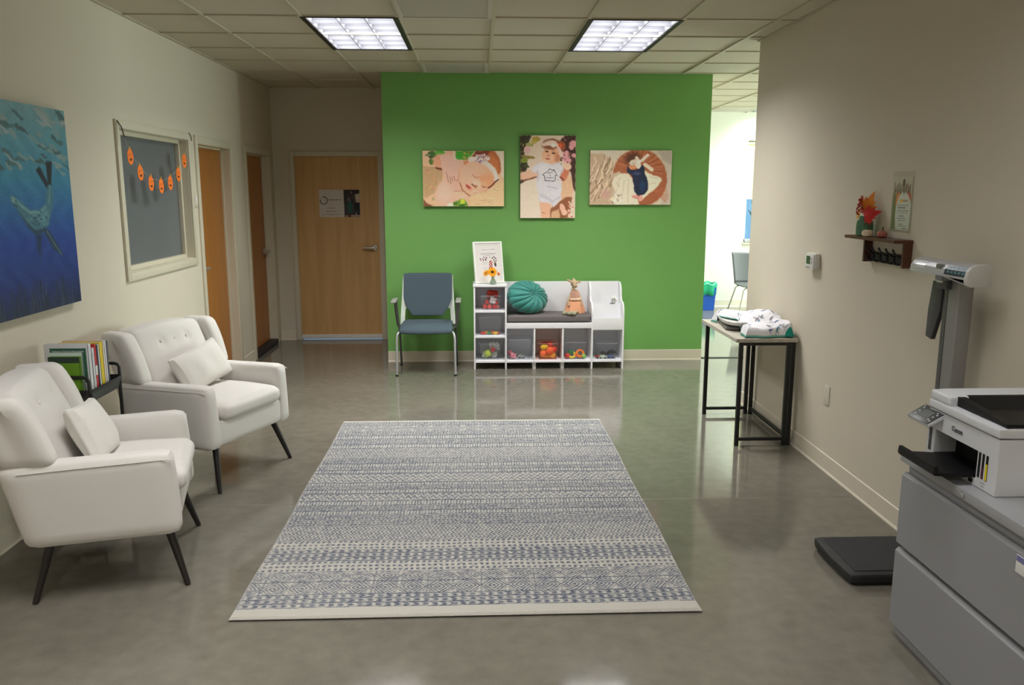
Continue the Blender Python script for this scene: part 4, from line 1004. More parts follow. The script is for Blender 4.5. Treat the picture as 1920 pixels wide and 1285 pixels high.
a.P([(115, 740), (330, 630), (345, 860), (390, 1205), (115, 1205)], (200, 184, 168), 2); a.P([(640, 640), (790, 650), (815, 850), (770, 970), (640, 960)], (194, 158, 128), 2)
a.P([(500, 1090), (700, 930), (800, 920), (760, 1205), (510, 1205)], (128, 78, 54), 2); a.P([(530, 1120), (630, 1080), (640, 1205), (520, 1205)], (186, 148, 116), 2)
for k in range(20): a.E(750+rnd.random()*70, 930+rnd.random()*260, 16, 10, [(206, 170, 146), (176, 110, 96), (214, 184, 160)][k % 3], rnd.randint(0, 180), .5)
a.L(150, 705, 320, 650, 26, (108, 60, 44)); a.P([(115, 600), (240, 560), (335, 590), (335, 640), (200, 685), (115, 690)], (204, 162, 138), 2)
a.P([(350, 470), (440, 440), (630, 450), (690, 560), (650, 640), (665, 760), (650, 960), (560, 1060), (500, 1000), (365, 985), (350, 880), (322, 740), (340, 600), (250, 590), (280, 520)], (192, 186, 192), 2)
a.E(420, 540, 80, 60, (200, 194, 198), 0, .9); a.L(660, 560, 640, 640, 12, (158, 150, 160)); a.L(340, 560, 350, 700, 10, (160, 152, 158)); a.P([(360, 900), (500, 980), (560, 1060), (540, 1000), (640, 940), (650, 900), (540, 960), (400, 870)], (176, 172, 180), 2)
a.E(560, 235, 150, 80, (116, 68, 48), 15, .3); a.E(640, 240, 60, 60, (150, 76, 48), 0, .5); a.E(515, 365, 116, 112, (208, 152, 122), 5, .1); a.E(480, 262, 80, 24, (120, 76, 54), 12, .8); a.E(470, 410, 70, 50, (214, 164, 136), 0, .9); a.E(600, 400, 40, 60, (176, 118, 92), 0, .9)
a.PL([(425, 225), (500, 190), (570, 200), (610, 260), (640, 330), (655, 370)], 44, (206, 172, 162)); a.E(490, 205, 66, 34, (210, 176, 166), -12); a.E(545, 230, 34, 26, (222, 196, 188)); a.E(632, 236, 26, 24, (196, 84, 48))
a.E(460, 316, 24, 9, (62, 38, 32), 10); a.E(550, 340, 26, 10, (62, 38, 32), 12); a.L(430, 290, 490, 290, 8, (140, 96, 72)); a.L(530, 308, 590, 330, 8, (140, 96, 72)); a.E(480, 368, 22, 12, (184, 118, 98)); a.E(474, 410, 30, 12, (166, 84, 76), 8)
a.L(725, 560, 680, 665, 82, (178, 106, 80)); a.E(735, 515, 48, 46, (208, 168, 146)); a.L(640, 655, 680, 690, 20, (100, 52, 38))
a.PL([(408, 630), (450, 590), (500, 546), (545, 572), (548, 552), (570, 575), (592, 630), (572, 632), (576, 704), (438, 704), (430, 634), (408, 630)], 9, (60, 60, 66))
for l in ((474, 598, 490, 598), (496, 592, 512, 604), (518, 596, 536, 596), (506, 632, 512, 636), (460, 664, 482, 664), (488, 664, 514, 664), (520, 664, 546, 664)): a.L(*l, 11, (130, 126, 134))
a.L(468, 780, 600, 805, 12, (162, 156, 168)); a.L(600, 690, 620, 700, 8, (150, 140, 150))
a.P([(372, 985), (525, 1020), (500, 1205), (398, 1205)], (204, 156, 130), 2); a.L(400, 1130, 440, 1140, 12, (170, 112, 90)); a.E(672, 1070, 36, 60, (204, 156, 136), -20); a.E(700, 1130, 40, 40, (204, 160, 140))
a.noise(3); canvas('canvas_print', 'upright canvas photo of a baby in a white bodysuit, middle one on the green wall', a, .404, .930, 1.405, 2.175, edge=(64, 46, 36))

a = Art(130, 120, 1675, 1165, 190, (188, 174, 160)); a.warp(5, 50)
a.P([(1230, 120), (1675, 120), (1675, 1165), (1480, 1165), (1600, 900), (1500, 650), (1330, 450)], (178, 164, 154), 2); a.P([(1400, 120), (1675, 120), (1675, 400), (1500, 300)], (160, 148, 142), 3); a.PL([(1290, 200), (1450, 420), (1600, 620)], 40, (200, 190, 180), .6)
a.P([(130, 180), (380, 170), (560, 330), (610, 560), (640, 900), (520, 1165), (130, 1165)], (172, 148, 124), 2)
for k in range(44):
    x = 140+k*11+rnd.random()*20; y = 190+rnd.random()*700; a.PL([(x, y), (x+20*math.sin(k), y+100), (x-50-rnd.random()*60, y+250)], 16+rnd.random()*12, [(118, 94, 74), (202, 180, 160), (144, 118, 96), (212, 192, 172)][k % 4], .75)
a.E(440, 960, 70, 80, (176, 138, 128), 0, .8)
a.E(1080, 640, 505, 560, (150, 86, 60), -25, .05); a.P([(560, 560), (700, 520), (700, 1165), (560, 1165)], (178, 160, 140), 2)
for k in range(70):
    an = 2*PI*k/70+rnd.random()*.05; cx_, cy_ = (1040, 480); a.L(cx_+180*math.cos(an), cy_+170*math.sin(an), cx_+470*math.cos(an), cy_+430*math.sin(an), 9, [(186, 120, 88), (112, 56, 38), (200, 136, 100)][k % 3], .6) if -2.9 < math.atan2(math.sin(an), math.cos(an)) < 2.9 and not (.25 < an < 2.9) else None
for k in range(22): an = .1+k*.05; a.L(1330, 900, 1330+300*math.cos(an-.6), 900+300*math.sin(an-.3), 8, [(196, 120, 92), (120, 56, 38)][k % 2], .5)
a.E(930, 270, 150, 110, (84, 50, 38), -20, .8); a.P([(130, 120), (900, 120), (700, 200), (600, 300), (380, 180), (130, 170)], (186, 174, 160), 3)
a.P([(540, 740), (600, 640), (700, 560), (860, 560), (940, 680), (1010, 900), (1080, 1165), (620, 1165), (520, 1060), (640, 960)], (206, 192, 174), 2); a.P([(1150, 500), (1300, 580), (1480, 640), (1500, 700), (1400, 830), (1230, 980), (1120, 1090), (1100, 1000), (1230, 880), (1200, 700)], (206, 196, 178), 2)
for l in ((700, 640, 640, 900), (780, 700, 740, 1100), (860, 680, 860, 1140), (620, 720, 700, 820), (1260, 620, 1420, 660), (1280, 760, 1380, 740)): a.L(*l, 16, (182, 168, 148), .8)
for k in range(16): a.E(560+rnd.random()*180, 940+rnd.random()*200, 24, 14, [(220, 208, 192), (150, 130, 112)][k % 2], rnd.randint(0, 180), .6)
a.P([(830, 400), (880, 480), (1000, 500), (1090, 420), (1150, 400), (1165, 540), (1235, 720), (1238, 880), (1150, 975), (1040, 980), (978, 900), (960, 740), (920, 590), (835, 545)], (32, 40, 62), 1); a.E(1020, 560, 70, 30, (64, 68, 104), 0, .9); a.E(1130, 800, 50, 110, (30, 56, 86), 0, .9); a.L(1050, 850, 1045, 970, 12, (18, 24, 40))
a.E(1000, 1010, 64, 32, (194, 134, 128), 8); a.E(1100, 1040, 40, 60, (204, 146, 136), 10); a.L(990, 1040, 1060, 1050, 12, (160, 90, 90))
a.E(940, 430, 66, 50, (206, 136, 100)); a.E(955, 350, 88, 56, (196, 178, 164), -18, .1); a.L(890, 400, 990, 370, 14, (170, 150, 140)); a.E(915, 430, 12, 6, (120, 60, 50)); a.E(960, 420, 12, 6, (120, 60, 50)); a.L(930, 460, 955, 458, 7, (150, 70, 66))
a.L(1005, 262, 1050, 330, 58, (202, 184, 170)); a.L(1085, 330, 1215, 210, 60, (204, 186, 174)); a.E(1040, 395, 50, 76, (208, 190, 180)); a.L(1165, 385, 1305, 490, 66, (204, 186, 170)); a.E(1060, 330, 30, 26, (216, 202, 192))
a.noise(3); canvas('canvas_print', 'wide canvas photo of a newborn in navy, rightmost on the green wall', a, 1.068, 1.851, 1.531, 2.040, edge=(60, 44, 36))

# ================================================================== SEA PAINTING, GARLAND, DOOR SIGN
def sea():
    y0, y1, z0, z1 = 3.30, 4.605, 1.064, 2.076; x = XL+.04
    a = Art(y0, z1, y1, z0, 300, (40, 80, 120)); Zn = (a.Y-z0)/(z1-z0)
    st = [(0, (22, 34, 74)), (.15, (26, 48, 118)), (.35, (30, 66, 150)), (.5, (40, 100, 160)), (.65, (58, 132, 166)), (.8, (84, 146, 166)), (1, (116, 156, 164))]
    for c in range(3): a.C[..., c] = np.interp(Zn, [s[0] for s in st], [s[1][c] for s in st])
    a.C += (6*np.sin(a.X*40+np.sin(a.Y*30)*2)*np.sin(a.Y*13+a.X*5))[..., None]
    a.warp(.006, .03)
    R = random.Random(8)
    for k in range(110):
        yy = y0+R.random()*(y1-y0); q = R.random(); zz = z1-.02-.30*q; s = 1-q*.5
        a.E(yy, zz, (.03+.07*R.random())*s, .011*s+.006*R.random(), [(136, 156, 156), (66, 96, 100), (120, 150, 152), (74, 108, 112), (150, 164, 166)][k % 5], -18+R.randint(-14, 14), .5)
    a.jx = a.jy = 0
    body = [(4.01, 1.637), (4.051, 1.632), (4.106, 1.604), (4.171, 1.569), (4.264, 1.567), (4.328, 1.6), (4.352, 1.67), (4.366, 1.70), (4.403, 1.70), (4.406, 1.66), (4.396, 1.589), (4.336, 1.49), (4.27, 1.453), (4.202, 1.446), (4.137, 1.488), (4.078, 1.548), (4.042, 1.586), (4.014, 1.614)]
    a.P([(4.202, 1.456), (4.258, 1.447), (4.222, 1.307), (4.202, 1.397)], (24, 48, 90), 2)
    a.P(body, (70, 118, 134), 2)
    a.P([(4.05, 1.58), (4.137, 1.505), (4.202, 1.466), (4.30, 1.475), (4.336, 1.50), (4.27, 1.453), (4.202, 1.446), (4.137, 1.488), (4.078, 1.548)], (28, 56, 84), 2)
    a.PL([(4.06, 1.615), (4.10, 1.588), (4.17, 1.556), (4.26, 1.555), (4.32, 1.58)], .016, (122, 164, 168), .7); a.E(4.30, 1.53, .05, .03, (92, 140, 152), 30, .9); a.PL([(4.36, 1.60), (4.385, 1.68)], .014, (110, 156, 164), .7)
    a.E(4.035, 1.618, .022, .014, (120, 158, 156), -30, .6); a.E(4.055, 1.612, .005, .005, (16, 22, 30)); a.PL([(4.03, 1.60), (4.06, 1.585)], .005, (28, 44, 60))
    for k in range(26): a.E(4.14+R.random()*.2, 1.49+R.random()*.07, .012, .004, [(104, 150, 160), (40, 76, 106)][k % 2], R.randint(-40, 40), .7)
    a.P([(4.264, 1.762), (4.301, 1.782), (4.372, 1.695), (4.350, 1.672)], (26, 34, 50), 1); a.P([(4.365, 1.807), (4.429, 1.809), (4.399, 1.69), (4.366, 1.695)], (24, 30, 42), 1)
    a.P([(4.285, 1.482), (4.339, 1.455), (4.407, 1.384), (4.467, 1.317), (4.361, 1.362), (4.288, 1.447)], (36, 58, 84), 1); a.PL([(4.31, 1.46), (4.38, 1.385), (4.44, 1.33)], .008, (96, 128, 136), .7)
    for k in range(260):
        yy = y0+R.random()*(y1-y0); h = .03+.13*R.random()**1.5; a.L(yy, z0, yy+.012*R.uniform(-1, 1), z0+h, .007, [(18, 28, 44), (26, 40, 58), (30, 50, 84), (58, 74, 92)][k % 4], .75)
    a.noise(3)
    t = thing('sea_painting', 'large blue underwater painting of a diving sea lion on the left wall', 'painting', (XL+.02, (y0+y1)/2, z0))
    obj('canvas', MB().box(XL+.001, x-.0006, y0, y1, z0, z1, .002), mat('canvas_blue_edge', (40, 52, 96), .7), t)
    a.plane('painted_front', (x, y0, z1), (0, y1-y0, 0), (0, 0, z0-z1), mat_paint('oil_paint', .45, .35, 160), t)
sea()
def garland():
    t = thing('pumpkin_garland', 'string of seven orange paper pumpkins hung across the interior window', 'garland', (XL+.03, 5.93, 1.69))
    pts = [(5.446, 1.873), (5.586, 1.776), (5.752, 1.709), (5.93, 1.693), (6.106, 1.716), (6.28, 1.779), (6.424, 1.88)]
    x = XL+.028; c = MB()
    c.tube([(XL+.012, 5.312, 1.45), (XL+.012, 5.306, 1.8), (XL+.014, 5.305, 2.075), (XL+.018, 5.315, 2.085), (x, 5.345, 2.05), (x, 5.38, 1.99)], .0035, 6)
    c.tube([(XL+.018, 6.60, 2.098), (XL+.02, 6.63, 2.075), (x, 6.62, 2.04)], .0035, 6)
    obj('hanging_cord', c, mat('cord_brown', (70, 58, 42), .8), t)
    s = MB(); s.tube([(x-.002, 5.38, 1.99)]+[(x-.002, y, z+.035) for y, z in pts]+[(x-.002, 6.62, 2.04)], .0009, 5); obj('thread', s, mat('thread_pale', (190, 186, 170), .8), t)
    for k, (y, z) in enumerate(pts):
        an = math.radians([10, 14, 4, 0, -4, -6, -8][k]); n = 40; P = []
        for i in range(n):
            a = 2*PI*i/n; r = .050*(1+.045*abs(math.cos(a*2.5))); P.append((r*.86*math.cos(a), r*.98*math.sin(a)))
        R = Matrix.Translation((x, y, z)) @ Matrix.Rotation(an, 4, 'X')
        m = MB(); m.prism([(a, b) for a, b in P], 'yz', -.0008, .0008, M=R); pk = obj('paper_pumpkin', m, mat('paper_orange', (240, 118, 26), .75), t, smooth=False)
        m = MB(); m.prism([(-.006, .046), (.010, .046), (.016, .062), (.004, .064)], 'yz', -.0009, .0009, M=R); obj('stem', m, mat('paper_stem', (206, 150, 30), .75), pk, smooth=False)
        f = MB(); X = (.0009, .0012)
        for s_ in (-1, 1): f.prism([(s_*.016-.006, .010), (s_*.016+.006, .010), (s_*.016, .020)], 'yz', *X, M=R)
        f.prism([(-.003, -.002), (.003, -.002), (0, .004)], 'yz', *X, M=R)
        f.prism([(-.022, -.010), (-.010, -.013), (.010, -.013), (.022, -.010), (.014, -.022), (0, -.027), (-.014, -.022)], 'yz', *X, M=R)
        obj('face', f, mat('ink_black', (26, 18, 14), .8), pk, smooth=False)
garland()
def sign():
    x0, x1, z0, z1 = -1.752, -1.306, 1.372, 1.672; y = YB+.03
    a = Art(110, 190, 1440, 1070, 150, (178, 172, 166))
    for k in range(12):
        if k in (7, 8): continue
        an = 2*PI*k/12; a.E(262+115*math.cos(an), 535+115*math.sin(an), 30, 17, (44, 46, 40) if k in (9, 10, 11, 0) else (70, 66, 60), math.degrees(an)+90, .4)
    for q in range(9): a.L(440+q*40, 512, 462+q*40, 512, 34-6*(q % 3), (104, 102, 98), .9)
    a.L(790, 510, 830, 490, 12, (104, 102, 98)); a.L(800, 560, 830, 500, 10, (120, 118, 112))
    for y_, xa, xb, wd in ((575, 440, 640, 10), (625, 450, 560, 8), (780, 360, 600, 30), (885, 320, 660, 28), (985, 180, 800, 26)):
        xx = xa
        while xx < xb: a.L(xx, y_, min(xb, xx+rnd.randint(12, 40)), y_, wd, (140, 132, 128) if wd > 15 else (160, 156, 150)); xx += 52
    a.P([(915, 190), (1440, 190), (1440, 1070), (930, 1070)], (44, 42, 42), 0); a.E(1150, 640, 150, 260, (60, 58, 58), 0, .8); a.E(1110, 760, 90, 190, (30, 76, 68), 5, .5); a.E(1000, 850, 60, 150, (58, 54, 58), 0, .7)
    a.P([(1280, 320), (1440, 300), (1440, 600), (1320, 600), (1290, 450)], (166, 152, 130), 1); a.E(1300, 250, 130, 80, (40, 34, 44), 10, .3); a.E(1170, 270, 20, 40, (120, 98, 100)); a.E(1100, 500, 60, 60, (84, 82, 80), 0, .6)
    a.P([(1260, 620), (1440, 600), (1440, 960), (1370, 1000), (1330, 800), (1290, 900), (1240, 760)], (26, 30, 38), 1); a.L(1060, 280, 1280, 720, 46, (46, 34, 28)); a.P([(950, 1000), (1440, 990), (1440, 1070), (950, 1070)], (150, 130, 118), 1); a.E(1090, 1030, 60, 34, (90, 34, 24)); a.E(1310, 960, 24, 40, (130, 130, 150))
    a.noise(2)
    t = thing('door_sign', 'white sign with ring logo and photo on the brown back door', 'sign', ((x0+x1)/2, y-.003, z0))
    obj('sign_board', MB().box(x0, x1, y-.006, y-.0005, z0, z1, .001), M_paper, t)
    a.plane('sign_print', (x0, y-.0068, z1), (x1-x0, 0, 0), (0, 0, z0-z1), mat_paint('sign_gloss', .6), t, gain=1.18)
sign()
m = MB().box(XL-.074, XL+.018, 8.24, 9.06, .002, .055, .012, 3)
obj('draft_stopper', m, M_rub, label='black draught stopper lying along the foot of the second brown door', cat='draught stopper')
t = thing('wall_switch', 'small white wall switch beside the window frame corner', 'switch', (XL+.003, 6.70, 1.53))
obj('switch_plate', MB().box(XL+.0005, XL+.006, 6.665, 6.735, 1.53, 1.645, .002), M_trim, t)
obj('rocker', MB().box(XL+.006, XL+.010, 6.685, 6.715, 1.555, 1.62, .002), M_paper, t)
#@@RIGHT
# ================================================================== CART AND BOOKS BETWEEN THE ARMCHAIRS
def cart():
    x0, x1, y0, y1, zb, zt = -2.195, -1.895, 3.995, 4.365, .635, .70
    t = thing('rolling_cart', 'black metal cart holding books between the two armchairs', 'cart', ((x0+x1)/2, (y0+y1)/2, 0))
    def basket(zb, zt):
        m = MB(); r = .0025
        def rr(x0, x1, y0, y1, z, R=.03, n=5):
            P = []
            for cx, cy, a0 in ((x1-R, y1-R, 0), (x0+R, y1-R, 90), (x0+R, y0+R, 180), (x1-R, y0+R, 270)):
                for i in range(n+1): a = math.radians(a0+90*i/n); P.append((cx+R*math.cos(a), cy+R*math.sin(a), z))
            return P
        loops = [rr(x0, x1, y0, y1, zt), rr(x0, x1, y0, y1, zt-.006), rr(x0+.012, x1-.012, y0+.012, y1-.012, zb), rr(x0+.014, x1-.014, y0+.014, y1-.014, zb+.003), rr(x0+.003, x1-.003, y0+.003, y1-.003, zt)]
        V = [[m.bm.verts.new(p) for p in l] for l in loops]; n = len(V[0])
        for a, b in zip(V, V[1:]):
            for i in range(n): m.bm.faces.new((a[i], a[(i+1) % n], b[(i+1) % n], b[i]))
        m.bm.faces.new(V[2]); m.bm.faces.new(V[3][::-1]); return m
    obj('basket', basket(zb, zt), M_black, t); obj('basket', basket(.36, .42), M_black, t); obj('basket', basket(.10, .16), M_black, t)
    for x in (x0+.03, x1-.012):
        for y in (y0+.02, y1-.02):
            m = MB(); m.tube([(x, y, .045), (x, y, zt-.004)], .009, 10); obj('leg', m, M_black, t)
            m = MB(); m.tube([(x, y-.008, .022), (x, y+.008, .022)], .022, 14); obj('caster', m, M_blk, t)
    for y in (y0+.012, y1-.012):
        m = MB(); z = zt+.062
        m.tube([(x1-.012, y, zt-.02), (x1-.012, y, z-.02), (x1-.02, y, z-.005), (x1-.036, y, z), (x0+.06, y, z+.004), (x0+.042, y, z-.005), (x0+.035, y, z-.02), (x0+.035, y, zt-.02)], .0085, 10)
        obj('handle', m, M_black, t)
cart()
def book(y, th, h, w_, col, label, x1=-1.914, page=(224, 220, 206), spine=None, lean=0, cover=None):
    z = .6395; t = thing('book', label, 'book', (x1-w_/2, y+th/2, z), group='books standing in the cart')
    c = MB(); c.box(x1-w_, x1, y, y+.0016, z, z+h).box(x1-w_, x1, y+th-.0016, y+th, z, z+h).box(x1-.0018, x1, y, y+th, z, z+h)
    cm = mat('cover_%d_%d_%d' % col, col, .4); obj('cover', c, cm, t, smooth=False)
    obj('pages', MB().box(x1-w_+.004, x1-.003, y+.0017, y+th-.0017, z+.002, z+h-.004), mat('pages_%d' % page[0], page, .85), t, smooth=False)
    if spine: obj('spine_band', MB().box(x1-.0006, x1+.0005, y+.001, y+th-.001, z+h*spine[1], z+h*spine[2]), mat('band_%d_%d' % spine[0][:2], spine[0], .45), t, smooth=False)
    return t
b0 = book(4.012, .020, .225, .150, (100, 146, 30), 'lime green book with a dark top band, standing in front of all the others', x1=-1.945)
obj('dark_band', MB().box(-2.095, -1.945, 4.0112, 4.0122, .6395+.195, .6395+.225), mat('band_dark_green', (40, 58, 44), .5), b0, smooth=False)
book(4.034, .008, .242, .160, (196, 214, 206), 'pale mint book just behind the lime green one', x1=-1.940)
b1 = book(4.044, .030, .282, .212, (206, 208, 210), 'tall pale textbook with a dark green title panel', x1=-1.914)
obj('title_panel', MB().box(-2.098, -1.925, 4.0426, 4.0438, .6395+.09, .6395+.262), mat('title_green', (42, 92, 68), .5), b1, smooth=False)
text('title', 'Textbook of Neonatal Resuscitation', .0105, axes((-2.012, 4.0424, .6395+.247), (1, 0, 0), (0, 0, 1), (0, -1, 0)), M_paper, b1)
text('title', '7th Edition', .007, axes((-2.012, 4.0424, .6395+.234), (1, 0, 0), (0, 0, 1), (0, -1, 0)), M_paper, b1)
book(4.078, .024, .255, .19, (214, 216, 218), 'white spiral bound book right behind the tall textbook', spine=((196, 198, 202), .1, .9))
book(4.104, .022, .268, .20, (190, 34, 36), 'red and white book behind the spiral bound one', spine=((226, 224, 222), .42, .60))
book(4.128, .014, .262, .20, (36, 44, 70), 'thin dark navy book behind the red and white one')
book(4.144, .016, .262, .20, (206, 212, 210), 'thin pale grey book in front of the yellow one')
book(4.162, .036, .268, .20, (214, 190, 30), 'thick yellow book in the cart', spine=((206, 196, 120), .0, .08))
book(4.200, .018, .272, .20, (222, 210, 200), 'cream book with red top edge behind the yellow one', page=(206, 90, 70))
book(4.220, .018, .268, .20, (214, 214, 216), 'white book between the cream and the slate ones')
book(4.240, .016, .262, .20, (64, 74, 86), 'slate grey book, last in the row on the cart')

# ================================================================== FOLDING TABLE, BABY SCALE, BLANKET
def desk():
    x0, x1, y0, y1, zt = 1.660, 2.068, 5.165, 6.005, .722
    t = thing('folding_table', 'narrow black framed table with a grey wood top against the right wall', 'table', ((x0+x1)/2, (y0+y1)/2, 0))
    obj('tabletop', MB().box(x0, x1, y0, y1, zt-.024, zt, .0015), mat_wood('grey_oak', (168, 162, 150), (190, 184, 170), .5, (30, 2.5, 30)), t, smooth=False)
    s = .0125
    def post(name, x, y, r=s): obj(name, MB().box(x-r, x+r, y-r, y+r, 0, zt-.0245, .001), M_black, t, smooth=False)
    xa, xb, ya, yb = x0+.04, x1-.02, y0+.022, y1-.03
    for x, y in ((xa, ya), (xa, yb), (xb-.034, ya), (xb-.034, yb), (xb, ya+.012), (xb, yb-.012)): post('leg', x, y)
    for y in (ya, yb):
        for z in (.045, zt-.036): obj('rail', MB().box(xa+s, xb-.034-s, y-s*.8, y+s*.8, z-.010, z+.010), M_black, t, smooth=False)
    for z in (.045, zt-.036): obj('rail', MB().box(xb-s*.8, xb+s*.8, ya+.012+s, yb-.012-s, z-.011, z+.011), M_black, t, smooth=False)
desk()
def baby_scale():
    z = .722; cx, cy = 1.812, 5.675
    t = thing('baby_scale', 'white baby scale with a grey display half under the blanket on the table', 'baby scale', (cx, cy, z))
    M = Matrix.Translation((cx, cy, z)) @ Matrix.Rotation(math.radians(-8), 4, 'Z')
    b = MB(); b.pad(-.10, .10, -.20, .20, .0, .03, r=.014, puff=0, cuts=7, fn=lambda p: M @ p); obj('base', b, mat('scale_base_grey', (110, 108, 104), .5), t)
    tr = MB()
    def tf(v): 
        q = v.copy(); return M @ Vector((q.x*.148/1, q.y*.295/1, q.z))
    tr.lathe([(0, .034), (.75, .036), (.93, .050), (1.0, .074), (.985, .078), (.91, .060), (.72, .048), (0, .046)], (0, 0, 0), 48, fn=lambda v: (v[0], v[1], v[2]))
    for v in tr.bm.verts:
        a = math.atan2(v.co.y, v.co.x); r = math.hypot(v.co.x, v.co.y); sq = 1/(abs(math.cos(a))**3+abs(math.sin(a))**3)**(1/3.)
        v.co = M @ Vector((r*sq*math.cos(a)*.118, r*sq*math.sin(a)*.262, v.co.z*.88))
    obj('tray', tr, mat('scale_white', (218, 218, 214), .35), t)
    d = MB(); d.pad(-.09, .03, .135, .225, .0455, .052, r=.003, puff=0, cuts=5, fn=lambda p: M @ Vector((p.x, p.y, p.z+.06*max(0, (p.y-.21))))); dd = obj('display_panel', d, mat('display_grey', (140, 142, 140), .4), t)
    d = MB(); d.box(-.065, .0, .16, .205, .0525, .0555, .001, M=M); obj('screen', d, mat('screen_dark', (70, 74, 72), .25), dd)
baby_scale()
def blanket():
    nx, ny = 210, 280; u = np.linspace(0, 1, nx); v = np.linspace(0, 1, ny); U, V = np.meshgrid(u, v)
    z0 = .7245
    # left edge runs diagonally over the scale and reaches out again behind its display; right edge lies by the wall
    xl = np.interp(V, [0, .12, .45, .70, .85, 1], [1.722, 1.728, 1.775, 1.812, 1.745, 1.690]); xr = np.interp(V, [0, .06, .3, 1], [2.035, 2.060, 2.064, 2.055])
    X = xl+(xr-xl)*U+.006*np.sin(V*23+U*5); Y = 5.185+.70*V+.010*np.sin(U*9+1)-.03*(U-.5)**2*(V < .5)
    Y = Y+(-.03*(1-U)*V)
    e = np.clip(np.minimum(np.minimum(U/.09, (1-U)/.10), np.minimum(V/.05, (1-V)/.07)), 0, 1); e = 1-(1-e)**2.4
    over = np.clip((V-.30)/.2, 0, 1)
    base = .022+.040*np.exp(-((U-.15)/.25)**2)*over
    hump = .092*np.exp(-((U-.62)/.45)**2-((V-.50)/.30)**2)+.028*np.exp(-((V-.12)/.12)**2)
    wr = np.zeros(U.shape); q = np.random.RandomState(4)
    for k in range(14):
        a = q.rand()*PI; f = 5+q.rand()*24; wr += np.sin((U*math.cos(a)*.6+V*math.sin(a))*f+q.rand()*6+1.4*np.sin(U*5+V*4+k))*(2.0/f)
    crease = np.abs(np.sin(V*9+U*3.1+1.2*np.sin(U*6+V*3)))**.45+.6*np.abs(np.sin(V*4-U*7+np.sin(V*11)))**.4
    E0 = np.where(over > .5, .05, 0)*np.exp(-(U/.05)**2)*(V > .3)*(V < .9)
    Z = z0+e*(base+hump+.014*wr+.012*crease)+.003+.045*(1-e)*over*np.exp(-(U/.12)**2)*(V < .93)
    Z += .020*np.exp(-((U-.92)/.07)**2-((V-.05)/.045)**2)
    Cn = np.empty(U.shape+(3,)); Cn[:] = (226, 225, 230); R = random.Random(12); W_, H_ = .36, .70
    px, py = U*W_, V*H_
    def blob(ex, ey, rx, ry, an, c, al_=.85):
        nonlocal Cn
        dx, dy = px-ex, py-ey; d = ((dx*math.cos(an)+dy*math.sin(an))/rx)**2+((-dx*math.sin(an)+dy*math.cos(an))/ry)**2
        al = np.clip((1.2-d)*2.5, 0, al_)[..., None]; Cn = Cn*(1-al)+np.array(c)*al
    for k in range(46):
        cx, cy, an = R.random()*W_, R.random()*H_, R.random()*PI; c = [(86, 96, 140), (120, 124, 134), (92, 126, 150), (150, 152, 156), (112, 104, 112)][R.randint(0, 4)]
        s_ = R.uniform(.7, 1.5)
        blob(cx, cy, .016*s_, .007*s_, an, c)                       # an animal: body, head, legs, tail
        blob(cx+.018*s_*math.cos(an), cy+.018*s_*math.sin(an), .006*s_, .0045*s_, an+.6, c)
        for q_ in (-.008, .004): blob(cx+q_*s_*math.cos(an)+.009*s_*math.sin(an), cy+q_*s_*math.sin(an)-.009*s_*math.cos(an), .0065*s_, .0022*s_, an+PI/2, c)
        blob(cx-.018*s_*math.cos(an), cy-.018*s_*math.sin(an), .007*s_, .002*s_, an+.5, c)
    for k in range(70): blob(R.random()*W_, R.random()*H_, R.uniform(.003, .007), R.uniform(.0015, .003), R.random()*PI, (150, 152, 160), .7)
    rim = np.minimum(np.minimum(U/.006, (1-U)/.006), np.minimum(V/.0045, (1-V)/.006)) < 1; Cn[rim] = (104, 172, 160)
    Cn[(U > .86) & (V < .012+.03*(U-.86)/.14)] = (40, 140, 124)
    raster_mesh('blanket', np.stack([X, Y, Z], -1), Cn, mat_paint('blanket_cloth', .9, .3, 500, spec=.15), None, solid=.0025,
                label='white blanket with blue animal prints and teal edge heaped on the narrow table', cat='blanket')
blanket()

# ================================================================== RIGHT WALL THINGS
def thermostat():
    x, y0, y1, z0, z1 = XR, 4.945, 5.085, 1.185, 1.285
    t = thing('thermostat', 'white thermostat with a dark screen on the right wall above the table', 'thermostat', (x-.02, (y0+y1)/2, z0))
    obj('case', MB().box(x-.034, x-.0005, y0, y1-.01, z0+.006, z1, .006, 3).box(x-.040, x-.033, y0+.01, y1-.004, z0+.0, z1-.008, .003), mat('thermostat_white', (214, 214, 208), .4), t)
    obj('screen', MB().box(x-.0415, x-.0395, y0+.062, y0+.118, z0+.034, z0+.082), mat('lcd_green', (62, 72, 62), .2), t, smooth=False)
    for k in range(3): obj('button', MB().box(x-.043, x-.039, y0+.068+k*.019, y0+.079+k*.019, z0+.010, z0+.018, .001), mat('button_grey', (160, 160, 156), .5), t)
    for k in range(2): obj('button', MB().box(x-.043, x-.039, y0+.036, y0+.046, z0+.040+k*.022, z0+.052+k*.022, .001), mat('button_grey', (160, 160, 156), .5), t)
thermostat()
t = thing('wall_plate', 'blank cream outlet plate low on the right wall', 'outlet plate', (XR-.003, 4.72, .40))
obj('plate', MB().box(XR-.006, XR-.0005, 4.68, 4.755, .40, .515, .002), mat('plate_cream', (208, 202, 186), .4), t)
obj('screw', MB().lathe([(0, 0), (.003, 0), (.003, .001), (0, .001)], n=10, M=axes((XR-.006, 4.7175, .487), (0, 1, 0), (0, 0, 1), (-1, 0, 0))), M_steel, t)
obj('screw', MB().lathe([(0, 0), (.003, 0), (.003, .001), (0, .001)], n=10, M=axes((XR-.006, 4.7175, .428), (0, 1, 0), (0, 0, 1), (-1, 0, 0))), M_steel, t)
SZ = 1.430
